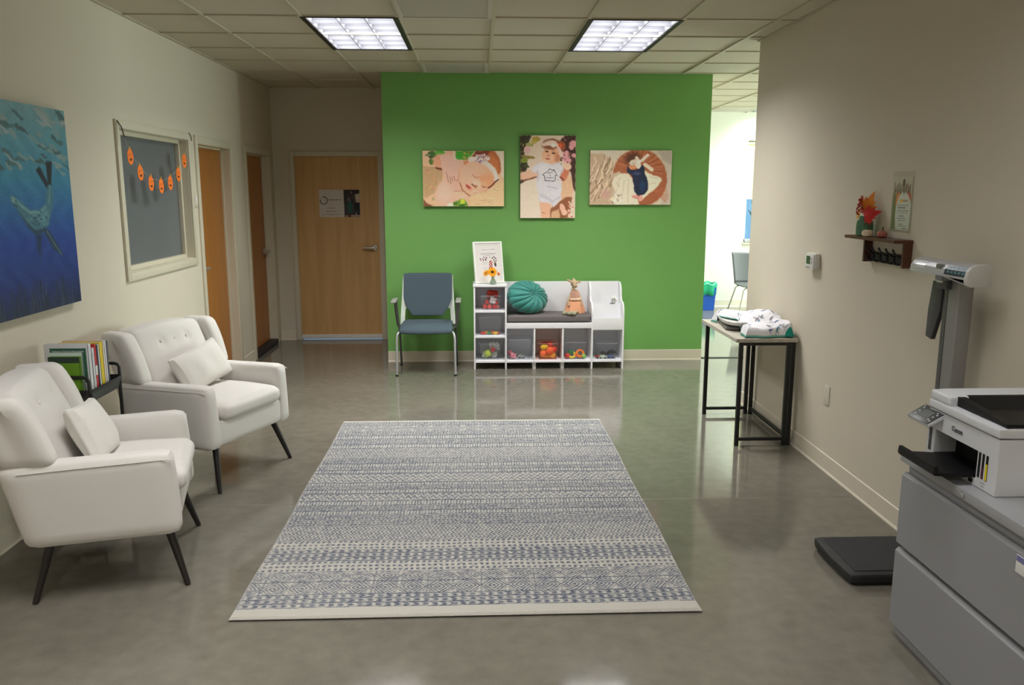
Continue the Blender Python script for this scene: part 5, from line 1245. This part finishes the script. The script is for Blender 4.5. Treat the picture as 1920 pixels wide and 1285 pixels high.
def wall_shelf():
    t = thing('wall_shelf', 'dark walnut shelf with black coat hooks on the right wall', 'shelf', (XR-.045, 4.155, 1.295))
    obj('shelf_board', MB().box(XR-.094, XR-.0005, 3.885, 4.43, SZ-.016, SZ, .001), M_walnut, t, smooth=False)
    for y in (3.887, 4.292): obj('side_panel', MB().box(XR-.044, XR-.0005, y, y+.016, 1.295, SZ-.016, .001), M_walnut, t, smooth=False)
    rl = obj('hook_rail', MB().box(XR-.016, XR-.002, 3.903, 4.292, 1.300, 1.352, .001), mat('rail_black', (30, 26, 24), .5), t)
    for k in range(5):
        y = 3.955+k*.072; m = MB()
        m.tube([(XR-.017, y, 1.312), (XR-.030, y, 1.306), (XR-.046, y, 1.310), (XR-.056, y, 1.326), (XR-.058, y, 1.338)], [.005, .005, .0045, .004, .005], 8)
        m.tube([(XR-.017, y, 1.338), (XR-.034, y, 1.346), (XR-.052, y, 1.362), (XR-.064, y, 1.380)], [.005, .0045, .004, .006], 8)
        m.box(XR-.020, XR-.015, y-.009, y+.009, 1.303, 1.350, .002)
        obj('hook', m, M_black, t)
wall_shelf()
def jar():
    c = Vector((2.030, 4.290, SZ+.0005)); t = thing('glass_jar', 'green glass jar with autumn leaves and berries on the walnut shelf', 'jar', c)
    m = MB(); m.lathe([(0, 0), (.036, .0), (.042, .006), (.043, .055), (.040, .075), (.030, .088), (.029, .097), (.031, .099), (.031, .102), (.028, .102), (.027, .09), (.037, .074), (.040, .055), (.039, .008), (0, .004)], c, 28)
    obj('glass_body', m, mat_clear('green_jar_glass', (166, 205, 184), .86, .1), t)
    st = MB()
    for dx, dy, h in ((0, .01, .17), (.0, -.012, .19), (-.01, 0, .15)): st.tube([c+Vector((0, 0, .01)), c+Vector((dx*.3, dy*.3, .09)), c+Vector((dx, dy*1.5, h))], .0022, 6)
    obj('stem', st, mat('twig_brown', (88, 62, 40), .8), t)
    outl = [(0, -.10), (.03, -.03), (.13, -.16), (.15, -.06), (.34, -.10), (.27, .02), (.50, .12), (.36, .16), (.42, .30), (.24, .26), (.27, .48), (.17, .40), (0, .78)]
    outl = outl+[(-x, y) for x, y in outl[::-1][1:-1]]
    def leaf(o, sz, col, nrm, ang, nm='maple_leaf'):
        n = Vector(nrm).normalized(); x = Vector((0, 0, 1)).cross(n).normalized(); y = n.cross(x)
        M = axes(o, x, y, n) @ Matrix.Rotation(ang, 4, 'Z')
        m = MB(); cen = m.bm.verts.new(M @ Vector((0, .15*sz, 0))); vs = [m.bm.verts.new(M @ Vector((a*sz, b*sz, -.10*sz*(abs(a)+abs(b-.2))**1.4*1.2))) for a, b in outl]
        for i in range(len(vs)): m.bm.faces.new((cen, vs[i], vs[(i+1) % len(vs)]))
        obj(nm, m, mat('leaf_%d_%d' % col[:2], col, .7, var=.2, vscale=60), t, solid=.0008, smooth=False)
    leaf(c+Vector((-.01, -.016, .135)), .135, (214, 124, 24), (-1, -.45, .1), -.35)
    leaf(c+Vector((-.022, -.045, .105)), .115, (186, 28, 22), (-1, -.6, .25), -1.25)
    leaf(c+Vector((-.02, .030, .115)), .075, (214, 160, 40), (-1, .1, .3), 1.45)
    leaf(c+Vector((-.005, .02, .14)), .10, (196, 84, 24), (-1, .2, 0), .45)
    b = MB()
    for k in range(34):
        a = k*2.4; q = k/34; b.ell(c+Vector((-.026-.006*math.sin(a*1.7), .012+.030*(1-q*.5)*math.cos(a), .115+q*.085+.008*math.sin(a))), (.0058, .0058, .0058), 8)
    obj('berries', b, mat('berry_dark_red', (170, 40, 18), .35), t, kind='stuff')
jar()
def pumpkin(name, label, c, r, h, col, stem):
    t = thing(name, label, 'pumpkin', c); m = MB(); n = 40
    m.lathe([(0, .06*h), (.45*r, 0), (.85*r, .12*h), (r, .45*h), (.9*r, .78*h), (.5*r, .97*h), (0, .88*h)], c, n, fn=lambda v: Vector((v.x*(1-.09*abs(math.cos(4*math.atan2(v.y, v.x+1e-9)))), v.y*(1-.09*abs(math.cos(4*math.atan2(v.y, v.x+1e-9)))), v.z)))
    obj('pumpkin_body', m, mat('pumpkin_%d' % col[1], col, .5, var=.12, vscale=50), t)
    m = MB(); c = Vector(c); m.tube([c+Vector((0, 0, .85*h)), c+Vector((0, -.002, 1.1*h)), c+Vector((0, -.006, 1.1*h+stem))], [.0045, .0035, .003], 8); obj('stem', m, mat('twig_brown', (88, 62, 40)), t)
pumpkin('small_pumpkin', 'cream miniature pumpkin in front of the green jar', (2.008, 4.205, SZ+.0005), .030, .036, (216, 198, 168), .003)
pumpkin('small_pumpkin', 'dusty pink miniature pumpkin with a brown stem on the walnut shelf', (2.045, 4.125, SZ+.0005), .026, .034, (176, 100, 88), .016)
def flyer():
    y0, y1, z0, z1 = 3.927, 4.112, 1.468, 1.745; x = XR
    a = Art(0, 0, 260, 390, 110, (166, 164, 146))
    a.P([(0, 115), (30, 120), (90, 140), (60, 260), (60, 390), (0, 390)], (96, 104, 66), 1); a.P([(40, 110), (230, 110), (260, 200), (260, 120), (60, 200)], (160, 100, 50), 1)
    a.P([(60, 110), (150, 110), (100, 190), (40, 210)], (196, 110, 34), 1); a.P([(180, 100), (240, 100), (250, 170), (200, 130)], (176, 50, 40), 1)
    a.E(158, 270, 108, 170, (182, 184, 176), 0, .04)
    for k in range(16): xx = 16+k*15; a.L(xx, 120-8*(k % 3), xx+rnd.randint(-6, 6), 40+14*((k*7) % 4), 12, [(84, 64, 50), (50, 44, 40), (130, 112, 96), (96, 50, 40), (70, 90, 60)][k % 5])
    a.E(145, 40, 18, 30, (52, 40, 36)); a.E(200, 66, 14, 22, (120, 96, 84)); a.E(100, 66, 12, 22, (130, 118, 104))
    for yy, xa, xb, wd, c in ((172, 110, 150, 20, (206, 160, 60)), (172, 156, 210, 16, (150, 130, 120)), (206, 76, 236, 6, (110, 110, 112)), (224, 84, 190, 8, (84, 86, 96)), (246, 76, 236, 7, (120, 118, 140)), (262, 78, 230, 5, (130, 128, 130)), (286, 110, 176, 8, (104, 110, 130)), (304, 90, 200, 7, (120, 122, 130)), (320, 100, 196, 6, (120, 122, 126)), (348, 110, 170, 7, (110, 112, 116)), (362, 110, 220, 6, (120, 120, 122)), (380, 170, 226, 9, (110, 112, 112))):
        xx = xa
        while xx < xb: q = rnd.randint(8, 26); a.L(xx, yy, min(xb, xx+q), yy, wd, c); xx += q+7
    a.noise(2)
    t = thing('wall_flyer', 'printed flyer in a clear holder on the right wall above the walnut shelf', 'flyer', (x-.004, (y0+y1)/2, z0))
    a.plane('flyer_print', (x-.0042, y1, z1-.018), (0, y0-y1+.008, 0), (0, 0, z0-z1+.024), mat_paint('sign_gloss', .6), t, gain=1.25)
    obj('sheet', MB().box(x-.0040, x-.0025, y0+.006, y1, z0+.004, z1-.016), M_paper, t, smooth=False)
    obj('clear_holder', MB().box(x-.0062, x-.0052, y0-.012, y1+.008, z0-.006, z1+.012), mat_clear('acrylic', (250, 251, 250), .99, .25), t, smooth=False)
flyer()

# ================================================================== PHYSICIAN SCALE
def doctor_scale():
    t = thing('physician_scale', 'tall silver column scale with a black foot platform beside the grey cabinet', 'scale', (1.79, 3.40, 0))
    def pf(p):
        q = (p.y-3.405)/.2; return (p.x+(.012*(1-q*q) if p.x > 1.9 else -.010*(1-q*q)+.02*max(0, -q)*0), p.y, p.z)
    m = MB(); m.pad(1.575, 1.985, 3.205, 3.605, .006, .058, r=.018, puff=0, cuts=9, fn=pf); obj('platform', m, M_rub, t)
    m = MB(); m.pad(1.605, 1.93, 3.235, 3.575, .0575, .0605, r=.0015, puff=0, cuts=4); obj('platform_mat', m, mat('mat_black', (40, 40, 42), .8, bump=.8, bscale=120), t)
    for x in (1.61, 1.95):
        for y in (3.24, 3.57): g = MB(); g.lathe([(0, 0), (.014, 0), (.014, .008), (0, .008)], (x, y, 0), 12); obj('foot', g, M_blk, t)
    Msil = mat('scale_silver', (150, 150, 150), .4, .55); 
    obj('column', MB().box(1.945, 2.01, 3.245, 3.325, .058, 1.30, .008, 3), Msil, t)
    r = MB().box(1.945, 1.972, 3.3255, 3.352, .06, 1.27, .003); obj('height_rod', r, mat('rod_silver', (126, 128, 132), .3, .8), t)
    rul = MB()
    for k in range(90): rul.box(1.944, 1.9452, 3.330, 3.330+(.016 if k % 5 == 0 else .009), .50+k*.008, .501+k*.008)
    obj('ruler_marks', rul, M_blk, t, smooth=False)
    obj('column_groove', MB().box(1.944, 1.9455, 3.318, 3.3225, .06, 1.27), mat('groove_dark', (44, 44, 46), .5), t, smooth=False)
    hp = MB(); poly = [(3.352, 1.287), (3.43, 1.287), (3.447, 1.16), (3.452, 1.045), (3.405, 1.036), (3.36, 1.16)]
    hp.prism(poly, 'yz', 1.938, 1.958, .003); obj('headpiece', hp, mat('headpiece_dark', (62, 62, 64), .45), t)
    obj('clamp', MB().box(1.922, 1.975, 3.30, 3.375, 1.262, 1.305, .005), mat('clamp_grey', (84, 84, 86), .4, .4), t)
    obj('clamp_label', MB().box(1.918, 1.9225, 3.325, 3.368, 1.288, 1.312, .001), M_paper, t)
    # head: half-round housing lying along y
    y0, y1 = 3.098, 3.535; x0, x1, z0, z1 = 1.885, 1.985, 1.296, 1.380
    def outline(k=0): return [(x1, z0), (x1, z1-.012), (x1-.012, z1-.002), (x1-.03, z1), (x0+.042, z1-.001), (x0+.020, z1-.010), (x0+.006, z1-.028), (x0, z0+.030), (x0+.004, z0+.008), (x0+.018, z0)]
    m = MB(); m.prism(outline(), 'xz', y0+.02, y1-.004, .004)
    for v in m.bm.verts:                      # left half narrows upward below
        if v.co.y > 3.36 and v.co.z < z0+.02: v.co.z += .045*(v.co.y-3.36)/.17
    hd = obj('head', m, mat('head_silver', (186, 188, 192), .38, .35), t, sharp=40)
    m = MB(); m.prism([(x+.002 if x > 1.95 else x-.003, z+.003 if z > 1.35 else z-.002) for x, z in outline()], 'xz', y0, y0+.0215, .004); obj('end_cap', m, mat('cap_white', (196, 196, 192), .4), hd)
    def face(a, b, s0, s1, off):             # patch lying on the sloped front between outline points
        P0 = Vector((x0+.020, 0, z1-.010)); P1 = Vector((x0+.006, 0, z1-.028)); P2 = Vector((x0, 0, z0+.030)); tot = [P0, P1, P2]
        def at(s):
            q = P0.lerp(P1, s*2) if s < .5 else P1.lerp(P2, (s-.5)*2); return q+Vector((-.93, 0, .36))*(off+.0006)
        m = MB(); ss = [s0, .5, s1] if s0 < .5 < s1 else [s0, s1]
        for i in range(len(ss)-1): m.quad(at(ss[i])+Vector((0, a, 0)), at(ss[i])+Vector((0, b, 0)), at(ss[i+1])+Vector((0, b, 0)), at(ss[i+1])+Vector((0, a, 0)))
        return m
    kp = obj('keypad', face(3.105, 3.262, .02, .9, .0012), mat('keypad_navy', (40, 54, 68), .3), hd, smooth=False)
    for r_i in range(2):
        for k in range(5): obj('key', face(3.125+k*.026, 3.141+k*.026, .14+.42*r_i, .34+.42*r_i, .0018), mat('key_teal', (88, 130, 136), .4), kp, smooth=False)
    obj('display', face(3.415, 3.492, .30, .72, .0012), mat('lcd_pale', (206, 212, 214), .2), hd, smooth=False)
    obj('display_strip', face(3.40, 3.478, .02, .14, .0012), mat('ink_navy', (52, 54, 64), .3), hd, smooth=False)
    m = MB(); m.box(x0+.005, x0+.05, 3.285, 3.335, z0+.004, z1-.012, .006); obj('rod_guide', m, mat('guide_grey', (128, 130, 132), .35, .6), hd)
doctor_scale()

# ================================================================== FILE CABINET, PRINTER
CT = .722
def cabinet():
    y0, y1 = 1.925, 2.842
    t = thing('file_cabinet', 'low grey two drawer lateral file cabinet at the right edge', 'cabinet', (1.81, (y0+y1)/2, 0))
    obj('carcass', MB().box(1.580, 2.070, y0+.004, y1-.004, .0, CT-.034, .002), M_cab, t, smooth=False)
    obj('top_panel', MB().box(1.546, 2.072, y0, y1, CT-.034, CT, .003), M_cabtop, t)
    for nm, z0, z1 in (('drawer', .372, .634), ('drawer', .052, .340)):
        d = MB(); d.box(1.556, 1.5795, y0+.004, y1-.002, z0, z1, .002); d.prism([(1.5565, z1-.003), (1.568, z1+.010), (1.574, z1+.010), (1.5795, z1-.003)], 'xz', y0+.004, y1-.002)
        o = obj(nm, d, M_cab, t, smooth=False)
        if z0 > .3:
            obj('label_card', MB().box(1.5535, 1.5558, 2.02, 2.175, .575, .628, .0005), M_paper, o)
            obj('label_stripe', MB().box(1.5528, 1.5537, 2.02, 2.173, .610, .627), mat('label_blue', (110, 112, 160), .5), o, smooth=False)
    lk = MB(); lk.lathe([(0, 0), (.0095, 0), (.0095, .004), (.006, .005), (0, .005)], n=18, M=axes((1.546, 2.446, CT-.017), (0, 1, 0), (0, 0, 1), (-1, 0, 0))); obj('lock', lk, M_chrome, t)
cabinet()
def printer():
    y0, y1, x0, x1, z = 2.375, 2.775, 1.600, 1.965, CT+.0008
    t = thing('printer', 'white multifunction inkjet printer with black output tray on the grey cabinet', 'printer', ((x0+x1)/2, (y0+y1)/2, z))
    zb = z+.185
    # body: with a real opening at the front, y 2.455..2.70, z .755-.845
    m = MB(); ya, yb, za, zc = 2.478, 2.728, z+.030, z+.118
    m.box(x0+.10, x1, y0, y1, z, zb, .004); m.box(x0, x0+.1005, y0, ya, z, zb, .004); m.box(x0, x0+.1005, yb, y1, z, zb, .004)
    m.box(x0+.001, x0+.1005, ya-.003, yb+.003, zc, zb-.0005); m.box(x0+.001, x0+.1005, ya-.003, yb+.003, z, za-.005)
    b = obj('body', m, M_prt, t, smooth=False)
    obj('opening_lining', MB().box(x0+.080, x0+.0995, ya, yb, za, zc), M_blk, t, smooth=False)
    obj('opening_floor', MB().box(x0+.004, x0+.0995, ya, yb, za-.0045, za+.004), M_blk, t, smooth=False)
    # scanner unit and lid
    m = MB(); m.pad(x0-.006, x1, y0-.002, y1+.002, zb+.002, zb+.036, r=.008, puff=0, cuts=5); obj('scanner_lid', m, M_prt, t)
    obj('seam', MB().box(x0+.004, x1-.004, y0+.003, y1-.003, zb-.001, zb+.003), mat('seam_grey', (96, 98, 100), .6), t, smooth=False)
    m = MB(); m.pad(x0-.004, x1, y1-.128, y1+.001, zb+.03, zb+.070, r=.012, puff=0, cuts=6); obj('feeder_cover', m, M_prt, t)
    # black feeder tray: raised rim around a sunken well, lies toward the viewer
    tr = MB(); zt = zb+.037
    tr.prism([(y0+.006, zt), (y0+.006, zt+.010), (y1-.14, zt+.030), (y1-.112, zt+.030), (y1-.112, zt)], 'yz', x0+.022, x0+.050, .002)
    tr.prism([(y0+.006, zt), (y0+.006, zt+.010), (y1-.14, zt+.030), (y1-.112, zt+.030), (y1-.112, zt)], 'yz', x1-.05, x1-.022, .002)
    tr.box(x0+.05, x1-.05, y0+.006, y0+.022, zt, zt+.010, .002)
    tr.box(x0+.048, x1-.048, y0+.020, y1-.11, zt-.002, zt+.004)
    tr.prism([(y1-.20, zt+.004), (y1-.13, zt+.034), (y1-.112, zt+.034), (y1-.112, zt)], 'yz', x0+.06, x1-.06, .001)
    obj('feeder_tray', tr, M_blk, t, smooth=False)
    # tilting control panel
    M = axes((x0-.022, 2.752, z+.165), Vector((0, -1, 0)), Vector((.86, 0, .50)).normalized(), Vector((-.50, 0, .86)).normalized())
    pnl = MB(); pnl.box(-.068, .068, -.040, .036, -.012, -.0005, .002, M=M); cp = obj('control_panel', pnl, M_prt, t)
    pnl = MB(); pnl.box(-.066, .066, -.039, .035, -.0005, .002, .001, M=M); bz = obj('panel_bezel', pnl, mat('bezel_dark', (48, 50, 54), .35), cp)
    obj('screen', MB().box(-.030, .030, -.018, .018, .002, .0028, M=M), mat('lcd_grey', (92, 96, 98), .2), cp, smooth=False)
    ks = MB()
    for k, (a, c) in enumerate(((-.045, .018), (-.045, 0), (-.045, -.018), (.040, .02), (.050, .012), (.045, -.002), (.040, -.018), (.054, -.022), (-.055, .028), (.057, .028))):
        obj('key', MB().box(a-.0035, a+.0035, c-.0028, c+.0028, .002, .0030, M=M), mat('key_pale', (190, 192, 194), .4), cp, smooth=False)
    # output tray
    tr = MB(); P = [(x0-.135, za+.012), (x0-.132, za+.034), (x0-.120, za+.034), (x0-.118, za+.012), (x0+.04, za+.004), (x0+.04, za-.004), (x0-.05, za-.004), (x0-.13, za+.002)]
    tr.prism(P, 'xz', ya+.008, yb-.012, .0015); obj('output_tray', tr, M_blk, t, smooth=False)
    # ink windows
    for yy, c in ((2.463, (36, 34, 38)), (2.444, (92, 52, 70)), (2.424, (226, 204, 30))):
        obj('ink_window', MB().box(x0-.0012, x0+.001, yy-.0055, yy+.0055, z+.035, z+.118, .0005), M_blk, t)
        obj('ink_level', MB().box(x0-.0020, x0-.0010, yy-.0045, yy+.0045, z+.037, z+.090 if c[0] > 200 else z+.075), mat('ink_%d' % c[0], c, .2), t, smooth=False)
    obj('ink_window', MB().box(x0-.0012, x0+.001, 2.745, 2.762, z+.035, z+.118, .0005), mat('ink_black_window', (34, 36, 44), .2), t)
    obj('card_slot', MB().box(x0-.0012, x0+.001, 2.492, 2.512, z+.006, z+.020), M_blk, t, smooth=False)
    Mx = lambda y, zz: axes((x0-.0012, y, zz), (0, -1, 0), (0, 0, 1), (-1, 0, 0))
    text('lettering', 'Canon', .0235, Mx(2.598, z+.150), mat('print_grey', (70, 70, 72), .5), t, font_bold=.0006)
    for k, (yy, zz, wd) in enumerate(((2.438, z+.022, .012), (2.436, z+.012, .008))): obj('small_print', MB().box(x0-.0012, x0-.0004, yy-wd, yy+wd, zz, zz+.003), mat('print_light', (150, 150, 152), .5), t, smooth=False)
printer()
for k in range(5):
    m = MB(); M = Matrix.Translation((1.80, 2.16, CT+.0006+k*.0016)) @ Matrix.Rotation(math.radians([3, 5, 1, 4, 2][k]), 4, 'Z'); m.box(-.13, .13, -.105, .165, 0, .0014, M=M)
    obj('paper_stack' if k == 0 else 'paper_sheet', m, M_paper, smooth=False, label='white paper on the cabinet top beside the printer, ' + ['bottom sheets of the pile', 'second from the bottom', 'third from the bottom', 'second from the top', 'topmost sheet'][k], cat='paper', group='papers on the cabinet top')

# ================================================================== THE BRIGHT AREA ROUND THE CORNER
def far_chair():
    c = Vector((3.66, 10.75, 0)); t = thing('stacking_chair', 'grey plastic chair with metal legs in the bright area round the corner', 'chair', c)
    G = mat('grey_shell', (82, 84, 86), .5)
    def sh(u, v):   # back shell facing +x/-y side; seen from the rear left
        w = .235*(1-.12*v); x = (u-.5)*2*w; return c+Vector((x*.92+.10*v*-.5, .18+.10*v-.10*(1-(2*u-1)**2)*.35*-1, .45+.40*v))
    b = MB(); b.grid(14, 12, sh); obj('backrest', b, G, t, solid=.008)
    s = MB(); s.pad(c.x-.22, c.x+.22, c.y-.24, c.y+.20, .425, .445, r=.009, puff=-.006, cuts=9, fn=lambda p: (p.x, p.y, p.z+.03*max(0, (p.y-c.y-.1))*3)); obj('seat', s, G, t)
    for sx in (-1, 1):
        for ys, yf in ((.16, .27), (-.18, -.22)):
            m = MB(); m.tube([c+Vector((sx*.06, ys*.9, .415)), c+Vector((sx*.17, ys, .41)), c+Vector((sx*.20, ys+.01, .385)), c+Vector((sx*.285, yf, .0))], .010, 10); obj('leg', m, M_chrome, t)
far_chair()
def recycle():
    c = (3.20, 11.50, 0); t = thing('recycling_bin', 'blue recycling bin with a green liner in the bright area', 'bin', c)
    m = MB(); A, B = (.105, .08), (.135, .10)
    R = [[(c[0]+sx*w_*k, c[1]+sy*d_*k, z) for sx, sy in ((-1, -1), (1, -1), (1, 1), (-1, 1))] for w_, d_, z, k in ((.12, .10, 0, 1), (.135, .12, .33, 1), (.135, .12, .33, .95), (.12, .10, .01, .95))]
    V = [[m.bm.verts.new(p) for p in r] for r in R]; m.bm.faces.new(V[0]); m.bm.faces.new(V[3][::-1])
    for a, b in zip(V, V[1:]):
        for i in range(4): m.bm.faces.new((a[i], a[(i+1) % 4], b[(i+1) % 4], b[i]))
    obj('bin_body', m, mat('bin_blue', (28, 84, 180), .5), t, smooth=False, bevmod=.01)
    l = MB(); n = 40
    def lf(v):
        a = math.atan2(v.y, v.x); k = 1/(abs(math.cos(a))**5+abs(math.sin(a))**5)**.2; w_ = 1+.04*math.sin(a*9)
        return (v.x*k*w_*1.18, v.y*k*w_, v.z+.012*math.sin(a*7))
    l.lathe([(.124, .22), (.128, .30), (.132, .37), (.120, .385), (.110, .36), (.105, .25)], c, n, fn=lf); obj('liner', l, mat('liner_green', (40, 176, 130), .4), t, solid=.002)
recycle()
def plant():
    c = Vector((3.98, 11.72, WZ0+.001)); t = thing('potted_plant', 'dark long leaved plant on the far window sill', 'plant', c)
    m = MB(); m.lathe([(0, 0), (.04, 0), (.055, .09), (.058, .10), (.05, .10), (.048, .085), (0, .08)], c, 24); obj('pot', m, mat('pot_grey', (150, 150, 148), .5), t)
    for k, (dx, h, b) in enumerate(((-.12, .62, .10), (-.16, .50, .16), (.06, .60, -.08), (.14, .45, -.14), (-.04, .66, .02), (.10, .56, .04))):
        l = MB()
        def lf(u, v, dx=dx, h=h, b=b):
            w_ = .020*math.sin(PI*min(1, v*.94+.06))*(u-.5)*2; return c+Vector((dx*v**1.6+w_, -.03*v+.01*k, .08+h*v-.10*v**3))
        l.grid(4, 14, lf); obj('leaf', l, mat('leaf_dark', (34, 62, 38), .5), t, solid=.001)
plant()
m = MB(); m.box(WX0+.01, WX1-.01, YFAR+.045, YFAR+.048, 1.56, WZ1-.06); m.tube([(WX0+.01, YFAR+.047, WZ1-.035), (WX1-.01, YFAR+.047, WZ1-.035)], .024, 16)
t = thing('roller_shade', 'pale yellow roller shade pulled half way down the far window', 'shade', ((WX0+WX1)/2, YFAR+.047, 1.55))
obj('shade_cloth', m, mat('shade_cloth', (206, 204, 150), .8), t); obj('hem_bar', MB().box(WX0+.01, WX1-.01, YFAR+.040, YFAR+.053, 1.545, 1.565, .003), M_white, t)
